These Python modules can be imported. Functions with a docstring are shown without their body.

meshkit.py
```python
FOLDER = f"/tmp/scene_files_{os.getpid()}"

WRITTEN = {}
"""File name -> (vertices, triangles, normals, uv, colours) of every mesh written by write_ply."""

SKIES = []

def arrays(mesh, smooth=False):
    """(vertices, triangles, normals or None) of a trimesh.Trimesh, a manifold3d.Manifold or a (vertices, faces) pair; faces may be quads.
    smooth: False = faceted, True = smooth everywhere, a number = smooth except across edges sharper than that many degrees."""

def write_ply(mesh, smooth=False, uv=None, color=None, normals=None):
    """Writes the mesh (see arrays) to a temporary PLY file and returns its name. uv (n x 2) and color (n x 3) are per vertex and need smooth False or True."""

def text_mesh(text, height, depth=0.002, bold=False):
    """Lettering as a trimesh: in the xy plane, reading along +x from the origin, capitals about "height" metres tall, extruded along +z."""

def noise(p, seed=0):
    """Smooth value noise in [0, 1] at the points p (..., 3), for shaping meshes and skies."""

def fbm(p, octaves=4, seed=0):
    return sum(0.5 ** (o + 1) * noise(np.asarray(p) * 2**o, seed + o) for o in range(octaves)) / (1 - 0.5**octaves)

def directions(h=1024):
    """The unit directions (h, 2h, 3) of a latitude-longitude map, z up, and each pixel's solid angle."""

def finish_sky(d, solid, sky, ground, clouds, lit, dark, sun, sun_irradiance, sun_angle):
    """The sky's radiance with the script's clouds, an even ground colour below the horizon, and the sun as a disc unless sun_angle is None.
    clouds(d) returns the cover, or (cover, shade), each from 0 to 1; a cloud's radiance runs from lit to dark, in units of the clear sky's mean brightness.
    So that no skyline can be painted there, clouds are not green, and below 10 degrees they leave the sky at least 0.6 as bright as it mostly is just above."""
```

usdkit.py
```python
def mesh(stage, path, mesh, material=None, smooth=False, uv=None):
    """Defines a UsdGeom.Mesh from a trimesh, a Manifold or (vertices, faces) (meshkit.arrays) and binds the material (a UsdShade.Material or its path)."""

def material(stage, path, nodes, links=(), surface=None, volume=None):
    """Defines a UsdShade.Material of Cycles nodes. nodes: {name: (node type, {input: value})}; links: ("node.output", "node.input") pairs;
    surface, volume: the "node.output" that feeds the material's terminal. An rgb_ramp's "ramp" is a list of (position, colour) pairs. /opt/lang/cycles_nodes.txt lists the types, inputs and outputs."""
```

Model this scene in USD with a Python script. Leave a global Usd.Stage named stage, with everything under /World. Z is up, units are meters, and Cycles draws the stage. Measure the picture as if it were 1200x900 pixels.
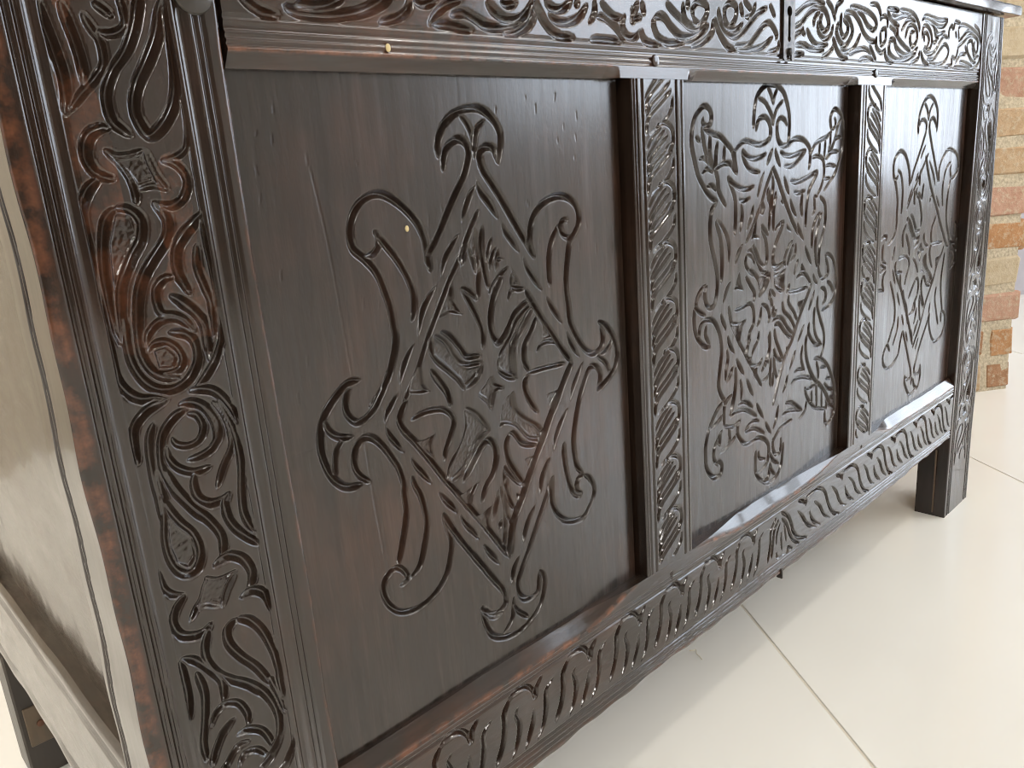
import math, random
import numpy as np
import trimesh
import shapely
from shapely.geometry import Polygon, Point, box as sbox
from scipy.spatial import cKDTree
import usdkit, meshkit
from pxr import Usd, UsdGeom, UsdLux, UsdShade, Gf, Sdf, Vt

stage = Usd.Stage.CreateInMemory()
UsdGeom.SetStageUpAxis(stage, UsdGeom.Tokens.z)
UsdGeom.SetStageMetersPerUnit(stage, 1.0)
UsdGeom.Xform.Define(stage, '/World')
stage.SetDefaultPrim(stage.GetPrimAtPath('/World'))
rng = np.random.default_rng(7)

# ------------------------------------------------------------------ camera, sky, lamps, exposure
CAM_R = np.array([[0.719049667, -0.690806850, -0.075851645],
                  [-0.234065313, -0.137963767, -0.962382163],
                  [0.654355412, 0.709754813, -0.260896722]])      # rows: right, down, forward
CAM_C = np.array([-0.08899380, -0.39620442, 0.59196363])
cam = UsdGeom.Camera.Define(stage, '/World/camera')
right, down, fwd = CAM_R
m = Gf.Matrix4d(*right, 0, *(-down), 0, *(-fwd), 0, *CAM_C, 1)
cam.AddTransformOp().Set(m)
cam.CreateHorizontalApertureAttr(36.0)
cam.CreateVerticalApertureAttr(27.0)
cam.CreateFocalLengthAttr(36.0 * 931.23 / 1200)
cam.CreateClippingRangeAttr(Gf.Vec2f(0.01, 200))
cam.CreateExposureAttr(0.0)

SKY = 2.6            # overcast daylight that comes in through the unseen windows
KEY = 185.0          # the unseen row of ceiling spots over the chest's front
FILL = 27.5          # the unseen flat ceiling panels that fill the shadows and light the grooves
dome = UsdLux.DomeLight.Define(stage, '/World/sky')
dome.CreateIntensityAttr(SKY)
dome.CreateColorAttr(Gf.Vec3f(0.82, 0.91, 1.03))

# the room stands at an angle to the chest: u along the brick wall, v into it
TH = math.atan2(0.582, 0.813)
CU, SU = math.cos(TH), math.sin(TH)
def uv(u, v, z=0.0):
    return np.array([u * CU + v * SU, -u * SU + v * CU, z])

# ------------------------------------------------------------------ helpers
used = {}
def path_for(name, parent='/World'):
    k = (parent, name)
    n = used.get(k, 0); used[k] = n + 1
    return f'{parent}/{name}' if n == 0 else f'{parent}/{name}_{n:03d}'
def tag(prim, label=None, cat=None, group=None, kind=None):
    for k, v in (('label', label), ('category', cat), ('group', group), ('kind', kind)):
        if v: prim.SetCustomDataByKey(k, v)
    return prim
base_of = {'/World': np.zeros(3)}
def thing(name, label, cat, loc, parent='/World', group=None):
    p = path_for(name, parent)
    x = UsdGeom.Xform.Define(stage, p)
    off = np.asarray(loc, float) - base_of[parent]
    x.AddTranslateOp().Set(Gf.Vec3d(*map(float, off)))
    base_of[p] = np.asarray(loc, float)
    tag(x.GetPrim(), label, cat, group)
    return p
def obj(name, mesh, mat, parent='/World', smooth=30, label=None, cat=None, kind=None, wear=None, group=None):
    p = path_for(name, parent)
    if hasattr(mesh, 'vertices'):
        v, f = np.array(mesh.vertices), np.array(mesh.faces)
    else:
        v, f = np.asarray(mesh[0], float), np.asarray(mesh[1], int)
    b = base_of.get(parent)
    if b is None:                      # the parent is a mesh: it shares its parent's base
        b = base_of_mesh[parent]
    v = v - b
    g = usdkit.mesh(stage, p, (v, f), mat, smooth=smooth)
    base_of_mesh[p] = b
    base_of[p] = b
    if wear is not None:
        UsdGeom.PrimvarsAPI(g).CreatePrimvar('wear', Sdf.ValueTypeNames.FloatArray, 'vertex').Set(Vt.FloatArray.FromNumpy(np.asarray(wear, np.float32)))
    tag(g.GetPrim(), label, cat, group, kind)
    return p
base_of_mesh = {}
def bx(x0, x1, y0, y1, z0, z1, c=0.0015):
    """a box with chamfered edges (44 triangles)"""
    a = np.array([x0, y0, z0]); b = np.array([x1, y1, z1])
    c = min(c, 0.3 * (b - a).min())
    pts = []
    for sx in (0, 1):
        for sy in (0, 1):
            for sz in (0, 1):
                p = np.where([sx, sy, sz], b, a).astype(float)
                s = np.where([sx, sy, sz], -1, 1) * c
                for k in range(3):
                    q = p + s; q[k] = p[k]; pts.append(q)
    return trimesh.convex.convex_hull(np.array(pts))
def uvbox(u0, u1, v0, v1, z0, z1, c=0.0):
    m = bx(u0, u1, v0, v1, z0, z1, c) if c else trimesh.creation.box(bounds=[[u0, v0, z0], [u1, v1, z1]])
    p = np.array(m.vertices)
    q = np.c_[p[:, 0] * CU + p[:, 1] * SU, -p[:, 0] * SU + p[:, 1] * CU, p[:, 2]]
    return (q, np.array(m.faces))
def cat(*ms):
    V, F, n = [], [], 0
    for m in ms:
        v, f = (np.array(m.vertices), np.array(m.faces)) if hasattr(m, 'vertices') else m
        V.append(v); F.append(np.asarray(f) + n); n += len(v)
    return (np.vstack(V), np.vstack(F))
def cyl(r, y0, y1, x, z, n=20, dome=0.0):
    """a round peg along y, its head at y0 slightly domed"""
    prof = [(0.0, y0 - dome), (r * 0.6, y0 - dome * 0.7), (r * 0.92, y0), (r, y0 + 0.0008), (r, y1)]
    V, F = [], []
    a = np.linspace(0, 2 * np.pi, n, endpoint=False)
    V.append([x, prof[0][1], z])
    for rr, yy in prof[1:]:
        for t in a: V.append([x + rr * math.cos(t), yy, z + rr * math.sin(t)])
    for j in range(n): F.append([0, 1 + j, 1 + (j + 1) % n])
    for k in range(len(prof) - 2):
        for j in range(n):
            A, B = 1 + k * n + j, 1 + k * n + (j + 1) % n
            F += [[A, A + n, B + n], [A, B + n, B]]
    return (np.array(V), np.array(F))

# ------------------------------------------------------------------ materials
LOOKS = '/World/Looks'
UsdGeom.Scope.Define(stage, LOOKS)
def wood(name, grain, dark=(0.0155, 0.0095, 0.0066), red=(0.054, 0.022, 0.012), rough=(0.11, 0.22), bump=0.05, use_wear=False, redness=0.6, big=7.0, coat_rough=0.07):
    """polished old oak; grain = scale of the fibres along x, y, z"""
    n = {
        'g': ('geometry', {}),
        'mp': ('mapping', {'mapping_type': 'point', 'scale': grain}),
        'fib': ('noise_texture', {'scale': 1.0, 'detail': 5, 'roughness': 0.62}),
        'big': ('noise_texture', {'scale': big, 'detail': 4, 'roughness': 0.6}),
        'bigr': ('rgb_ramp', {'ramp': [(0.46, (0, 0, 0)), (0.72, (redness,) * 3)]}),
        'base': ('mix', {'color1': dark, 'color2': red}),
        'fr': ('rgb_ramp', {'ramp': [(0.3, (0.62,) * 3), (0.7, (1.25,) * 3)]}),
        'mul': ('mix', {'mix_type': 'multiply', 'fac': 1.0}),
        'rr': ('map_range', {'from_min': 0.3, 'from_max': 0.7, 'to_min': rough[0], 'to_max': rough[1], 'clamp': True}),
        'fine': ('noise_texture', {'scale': 260.0, 'detail': 3, 'roughness': 0.6}),
        'add': ('math', {'math_type': 'multiply_add', 'value2': 0.35}),
        'bump': ('bump', {'strength': bump, 'distance': 0.002}),
        'p': ('principled_bsdf', {'ior': 1.5, 'coat_weight': 0.3, 'coat_roughness': coat_rough}),
    }
    l = [('g.position', 'mp.vector'), ('mp.vector', 'fib.vector'), ('g.position', 'big.vector'), ('g.position', 'fine.vector'),
         ('big.fac', 'bigr.fac'), ('bigr.color', 'base.fac'), ('fib.fac', 'fr.fac'), ('fr.color', 'mul.color2'),
         ('fib.fac', 'rr.value'), ('rr.result', 'p.roughness'),
         ('fine.fac', 'add.value1'), ('fib.fac', 'add.value3'), ('add.value', 'bump.height'), ('bump.normal', 'p.normal')]
    if use_wear:
        n['at'] = ('attribute', {'attribute': 'wear'})
        n['wn'] = ('noise_texture', {'scale': 55.0, 'detail': 4, 'roughness': 0.65})
        n['wr'] = ('rgb_ramp', {'ramp': [(0.40, (0, 0, 0)), (0.62, (1, 1, 1))]})
        n['wm'] = ('math', {'math_type': 'multiply'})
        n['worn'] = ('mix', {'color2': (0.15, 0.055, 0.026)})
        l += [('g.position', 'wn.vector'), ('wn.fac', 'wr.fac'), ('wr.color', 'wm.value1'), ('at.fac', 'wm.value2'),
              ('base.color', 'worn.color1'), ('wm.value', 'worn.fac'), ('worn.color', 'mul.color1')]
    else:
        l.append(('base.color', 'mul.color1'))
    l.append(('mul.color', 'p.base_color'))
    return usdkit.material(stage, f'{LOOKS}/{name}', n, l, surface='p.BSDF')

W_V = wood('oak_upright', (95.0, 95.0, 6.0), bump=0.08, rough=(0.17, 0.29), coat_rough=0.16)
W_S = wood('oak_stile', (70.0, 70.0, 6.0), bump=0.05, redness=0.32, big=16.0, rough=(0.10, 0.19), use_wear=True)
W_H = wood('oak_rail', (6.0, 90.0, 90.0), bump=0.06, use_wear=True, redness=0.6, big=13.0)
W_E = wood('oak_end', (60.0, 14.0, 42.0), dark=(0.032, 0.022, 0.015), bump=0.16, rough=(0.15, 0.26), redness=0.3)
W_D = wood('oak_rough', (40.0, 40.0, 6.0), dark=(0.022, 0.016, 0.011), red=(0.045, 0.028, 0.017), rough=(0.5, 0.7), bump=0.2)
W_P = wood('oak_pale', (50.0, 50.0, 9.0), dark=(0.085, 0.06, 0.035), red=(0.13, 0.07, 0.035), rough=(0.5, 0.7), bump=0.15)
IRON = usdkit.material(stage, f'{LOOKS}/iron', {
    'g': ('geometry', {}), 'n': ('noise_texture', {'scale': 120.0, 'detail': 4}),
    'r': ('rgb_ramp', {'ramp': [(0.35, (0.025, 0.022, 0.022)), (0.7, (0.10, 0.085, 0.075))]}),
    'b': ('bump', {'strength': 0.25, 'distance': 0.001}),
    'p': ('principled_bsdf', {'metallic': 0.6, 'roughness': 0.32})},
    [('g.position', 'n.vector'), ('n.fac', 'r.fac'), ('r.color', 'p.base_color'), ('n.fac', 'b.height'), ('b.normal', 'p.normal')], surface='p.BSDF')
RUST = usdkit.material(stage, f'{LOOKS}/rust', {'p': ('principled_bsdf', {'base_color': (0.09, 0.035, 0.015), 'roughness': 0.7})}, [], surface='p.BSDF')
def plain(name, col, rough=0.6, bump=0.0, scale=40.0, var=0.04):
    c = np.array(col)
    return usdkit.material(stage, f'{LOOKS}/{name}', {
        'g': ('geometry', {}), 'n': ('noise_texture', {'scale': scale, 'detail': 4}),
        'r': ('rgb_ramp', {'ramp': [(0.3, tuple(c * (1 - var))), (0.7, tuple(c * (1 + var)))]}),
        'b': ('bump', {'strength': bump, 'distance': 0.003}),
        'p': ('principled_bsdf', {'roughness': rough})},
        [('g.position', 'n.vector'), ('n.fac', 'r.fac'), ('r.color', 'p.base_color'), ('n.fac', 'b.height'), ('b.normal', 'p.normal')], surface='p.BSDF')
TILE = plain('porcelain', (0.74, 0.72, 0.67), rough=0.13, scale=3.0, var=0.025)
GROUT = plain('grout', (0.62, 0.57, 0.48), rough=0.9)
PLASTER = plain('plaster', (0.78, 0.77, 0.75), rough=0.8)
REAR = plain('beige_plaster', (0.44, 0.39, 0.31), rough=0.8)  # for the unseen rear wall mirrored in the chest's end
DIM = plain('dark_plaster', (0.085, 0.075, 0.065), rough=0.8)  # for the unseen front wall, darkened for reflections in the chest
LILAC = plain('lilac_plaster', (0.42, 0.405, 0.45), rough=0.8)
MORTAR = plain('mortar', (0.47, 0.40, 0.29), rough=0.95, bump=0.8, scale=160.0, var=0.25)
FRAME = plain('white_frame', (0.75, 0.75, 0.75), rough=0.4)
METAL = plain('lamp_metal', (0.7, 0.7, 0.7), rough=0.35)
PAVING = plain('paving', (0.35, 0.35, 0.34), rough=0.9)
def brickmat(name, a, b):
    return usdkit.material(stage, f'{LOOKS}/{name}', {
        'g': ('geometry', {}), 'n': ('noise_texture', {'scale': 38.0, 'detail': 6, 'roughness': 0.7}),
        'r': ('rgb_ramp', {'ramp': [(0.36, a), (0.64, b)]}),
        's': ('noise_texture', {'scale': 90.0, 'detail': 4, 'roughness': 0.7}),
        'sr': ('rgb_ramp', {'ramp': [(0.50, (0, 0, 0)), (0.66, (0.8,) * 3)]}),
        'm': ('mix', {'color2': (0.47, 0.39, 0.28)}),
        'b': ('bump', {'strength': 0.7, 'distance': 0.004}),
        'p': ('principled_bsdf', {'roughness': 0.9})},
        [('g.position', 'n.vector'), ('g.position', 's.vector'), ('n.fac', 'r.fac'), ('s.fac', 'sr.fac'), ('sr.color', 'm.fac'),
         ('r.color', 'm.color1'), ('m.color', 'p.base_color'), ('s.fac', 'b.height'), ('b.normal', 'p.normal')], surface='p.BSDF')
BRICKS = [brickmat('brick_orange', (0.340, 0.167, 0.068), (0.429, 0.228, 0.104)),
          brickmat('brick_salmon', (0.370, 0.205, 0.136), (0.459, 0.281, 0.200)),
          brickmat('brick_cream', (0.414, 0.327, 0.208), (0.488, 0.403, 0.280)),
          brickmat('brick_brown', (0.266, 0.137, 0.068), (0.370, 0.198, 0.104)),
          brickmat('brick_tan', (0.385, 0.251, 0.136), (0.466, 0.334, 0.208))]

# ------------------------------------------------------------------ the setting
ROOM = (-3.0, 4.9, -4.0, 2.255, 2.75)          # u0 u1 v0 v1 height
WALL_V, CORNER_U = 1.2617, 1.551                # face and end of the brick wall
u0, u1, v0, v1, HT = ROOM
obj_floor = obj('floor', uvbox(u0, u1, v0, v1, -0.06, -0.0012), GROUT, kind='structure', smooth=False)
TW, TL, G = 0.619, 1.2, 0.0028
for k in range(-6, 7):
    a = 0.560 + TW * k
    shift = 0.4 if k >= 1 and k % 2 else 1.0
    for j in range(-6, 3):
        b = shift + TL * (j - 1)
        a0, a1, b0, b1 = max(a, u0), min(a + TW, u1), max(b, v0), min(b + TL, v1)
        if a1 - a0 < 0.02 or b1 - b0 < 0.02: continue
        obj('tile', uvbox(a0 + G / 2, a1 - G / 2, b0 + G / 2, b1 - G / 2, -0.012, 0.0, c=0.0008), TILE, obj_floor, smooth=False)
obj('ceiling', uvbox(u0, u1, v0, v1, HT, HT + 0.08), PLASTER, kind='structure', smooth=False)
obj('unseen_wall_front', uvbox(u0 - 0.1, u1 + 0.1, v0 - 0.1, v0, -0.06, HT + 0.08), DIM, kind='structure', smooth=False)  # out of view, kept dark so the chest front mirrors a dark room
obj('wall_left', uvbox(u0 - 0.1, u0, v0, v1, -0.06, HT + 0.08), PLASTER, kind='structure', smooth=False)
# the brick wall: mortar body, bricks one by one up to 1.3 m
BRICK_U0 = 0.05
wall_b = obj('wall_back', uvbox(BRICK_U0, CORNER_U - 0.012, WALL_V + 0.0025, v1, -0.06, HT), MORTAR, kind='structure', smooth=False)
obj('unseen_wall_rear', uvbox(u0, BRICK_U0, WALL_V + 0.002, v1, -0.06, HT), REAR, kind='structure', smooth=False)  # out of view, toned for its reflection in the chest's left end
AW = (2.72, 4.82, 0.28, 2.42)          # glazed opening of the alcove, out of view, placed for reflections on the chest
obj('wall_alcove', cat(uvbox(CORNER_U - 0.2, AW[0], v1, v1 + 0.1, -0.06, HT + 0.08), uvbox(AW[1], u1 + 0.12, v1, v1 + 0.1, -0.06, HT + 0.08),
    uvbox(AW[0], AW[1], v1, v1 + 0.1, -0.06, AW[2]), uvbox(AW[0], AW[1], v1, v1 + 0.1, AW[3], HT + 0.08)), LILAC, kind='structure', smooth=False)
def brick(ua, ub, za, zb, seed):
    r = np.random.default_rng(seed)
    m = bx(ua, ub, WALL_V, WALL_V + 0.05, za, zb, 0.007)
    p = np.array(m.vertices)
    p += r.normal(0, 0.0019, p.shape)
    p[:, 1] += r.normal(0, 0.0012)
    p = np.c_[p[:, 0] * CU + p[:, 1] * SU, -p[:, 0] * SU + p[:, 1] * CU, p[:, 2]]
    return (p, np.array(m.faces))
PITCH, BH = 0.0815, 0.068
first = {0: [3, 4], 1: [0, 3], 2: [1, 1], 3: [2, 4], 4: [0, 0], 5: [1, 2], 6: [4, 0], 7: [4, 1], 8: [1, 1], 9: [2, 3]}
ends = {0: (-0.006, 0.062), 1: (-0.003, 0.066), 2: (0.006, 0.112), 3: (-0.006, 0.105), 4: (0.012, 0.215), 5: (0.01, 0.215),
        6: (0.004, 0.105), 7: (0.01, 0.215), 8: (0.004, 0.105), 9: (0.01, 0.215)}
rest = []
for r in range(33):
    za = r * PITCH + 0.002
    zb = za + BH
    e, wdt = ends.get(r, (0.004, 0.215 if r % 2 else 0.105))
    ub = CORNER_U + e
    k = 0
    while ub > BRICK_U0 + 0.03:
        w = wdt if k == 0 else 0.215 + rng.normal(0, 0.004)
        ua = max(ub - w, BRICK_U0 + 0.002)
        if zb < HT - 0.01:
            mesh = brick(ua, ub, za + rng.normal(0, 0.0012), zb + rng.normal(0, 0.0015), 1000 * r + k)
            mi = first[r][k] if (r in first and k < 2) else int(rng.integers(0, 5))
            if r < 33: obj('brick', mesh, BRICKS[mi], wall_b, smooth=25)
            else: rest.append(mesh)
        ub = ua - 0.011
        k += 1
# unseen windows set for the chest's sheen: one low, one with a higher sill
WINS = [(0.70, 2.05, 0.28, 2.42), (-0.80, 0.60, 0.86, 2.42)]
WZ1 = 2.42
wr = [uvbox(u1, u1 + 0.12, v0 - 0.1, WINS[1][0], -0.06, HT + 0.08), uvbox(u1, u1 + 0.12, WINS[0][1], v1, -0.06, HT + 0.08),
      uvbox(u1, u1 + 0.12, WINS[1][1], WINS[0][0], -0.06, WZ1), uvbox(u1, u1 + 0.12, WINS[1][0], WINS[0][1], WZ1, HT + 0.08)]
for a, b, c, d in WINS: wr.append(uvbox(u1, u1 + 0.12, a, b, -0.06, c))
obj('wall_right', cat(*wr), PLASTER, kind='structure', smooth=False)
GLASS = usdkit.material(stage, f'{LOOKS}/pane_glass', {'f': ('fresnel', {'IOR': 1.45}), 't': ('transparent_bsdf', {}), 'g': ('glossy_bsdf', {'roughness': 0.0, 'color': (1, 1, 1)}), 'm': ('mix_closure', {})},
                        [('f.fac', 'm.fac'), ('t.BSDF', 'm.closure1'), ('g.BSDF', 'm.closure2')], surface='m.closure')
for k, (a, b, c, d) in enumerate(WINS):
    fr = [uvbox(u1 + 0.03, u1 + 0.09, a, a + 0.05, c, d, 0.004), uvbox(u1 + 0.03, u1 + 0.09, b - 0.05, b, c, d, 0.004),
          uvbox(u1 + 0.03, u1 + 0.09, a + 0.05, b - 0.05, c, c + 0.05, 0.004), uvbox(u1 + 0.03, u1 + 0.09, a + 0.05, b - 0.05, d - 0.05, d, 0.004)]
    win = obj(f'window_{k + 1}', cat(*fr), FRAME, kind='structure', smooth=False)
    obj('pane', uvbox(u1 + 0.055, u1 + 0.061, a + 0.05, b - 0.05, c + 0.05, d - 0.05), GLASS, win, smooth=False)
a, b, c, d = AW
fr = [uvbox(a, a + 0.05, v1 + 0.02, v1 + 0.08, c, d, 0.004), uvbox(b - 0.05, b, v1 + 0.02, v1 + 0.08, c, d, 0.004),
      uvbox(a + 0.05, b - 0.05, v1 + 0.02, v1 + 0.08, c, c + 0.05, 0.004), uvbox(a + 0.05, b - 0.05, v1 + 0.02, v1 + 0.08, d - 0.05, d, 0.004)]
win = obj('window_3', cat(*fr), FRAME, kind='structure', smooth=False)  # out of view, brightens the far panel and the groove rims
obj('pane', uvbox(a + 0.05, b - 0.05, v1 + 0.045, v1 + 0.051, c + 0.05, d - 0.05), GLASS, win, smooth=False)
obj('ground', cat(uvbox(u1 + 0.14, u1 + 14, -9, 12, -0.2, -0.1), uvbox(CORNER_U - 4, u1 + 0.14, v1 + 0.12, 12, -0.2, -0.1)), PAVING, kind='structure', smooth=False)

# lamps out of view: ceiling spots for the front, flat panels for fill and highlights
def spot(x, y, where):
    t = thing('unseen_ceiling_spot', f'unseen round white ceiling spot lamp {where}', 'lamp', (x, y, HT), group='unseen ceiling spots over the chest')
    ring = trimesh.creation.annulus(r_min=0.085, r_max=0.11, height=0.03, sections=40)
    ring.apply_translation((x, y, HT - 0.015))
    obj('trim_ring', ring, METAL, t)
    l = UsdLux.DiskLight.Define(stage, f'{t}/bulb')
    l.CreateRadiusAttr(0.05); l.CreateIntensityAttr(KEY); l.CreateColorAttr(Gf.Vec3f(1.0, 0.95, 0.86))
    UsdGeom.Xformable(l).AddTranslateOp().Set(Gf.Vec3d(0, 0, -0.012))
for x, w in ((-0.35, 'nearest the chest\'s left end'), (0.75, 'over the middle of the chest front'), (1.85, 'nearest the brick wall')):
    spot(x, -0.84, w)  # unseen lamps, placed to set the shadow edge under the bottom rail
def unseen_panel_lamp(u, v, where, k=1.0):
    c = uv(u, v, HT)
    t = thing('unseen_ceiling_panel_lamp', f'unseen square flat ceiling panel lamp {where}', 'lamp', c, group='unseen flat ceiling panels')
    obj('frame', cat(uvbox(u - 0.32, u + 0.32, v - 0.32, v - 0.30, HT - 0.03, HT), uvbox(u - 0.32, u + 0.32, v + 0.30, v + 0.32, HT - 0.03, HT),
                     uvbox(u - 0.32, u - 0.30, v - 0.30, v + 0.30, HT - 0.03, HT), uvbox(u + 0.30, u + 0.32, v - 0.30, v + 0.30, HT - 0.03, HT)), METAL, t, smooth=False)
    l = UsdLux.RectLight.Define(stage, f'{t}/diffuser')
    l.CreateWidthAttr(0.6); l.CreateHeightAttr(0.6); l.CreateIntensityAttr(FILL * k); l.CreateColorAttr(Gf.Vec3f(1.0, 0.96, 0.9))
    xf = UsdGeom.Xformable(l); xf.AddTranslateOp().Set(Gf.Vec3d(0, 0, -0.012)); xf.AddRotateZOp().Set(-math.degrees(TH))
unseen_panel_lamp(-0.4, -3.6, 'in the near left corner of the room', 2.5)  # unseen fill lamp, lifts the shadow under the bottom rail
unseen_panel_lamp(1.2, -3.6, 'in the middle of the room\'s front', 3.4)  # unseen fill lamp, reaches low under the chest
unseen_panel_lamp(-2.0, -0.2, 'nearest the left wall', 2.6)  # out of view, placed to light the floor and the chest's left end
unseen_panel_lamp(3.4, 1.3, 'in the alcove beside the brick wall', 0.3)  # unseen weak fill for the alcove
for i, (a, b, w) in enumerate(((2.75, -0.55, 'first of the four before the unseen windows, front left'), (2.75, 0.35, 'second of the four before the unseen windows, back left'),
                               (3.75, -0.55, 'third of the four before the unseen windows, front right'), (3.75, 0.35, 'last of the four before the unseen windows, back right'))):
    unseen_panel_lamp(a, b, w, 0.36)  # unseen lamps placed for highlights on groove lips and chamfers

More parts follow.
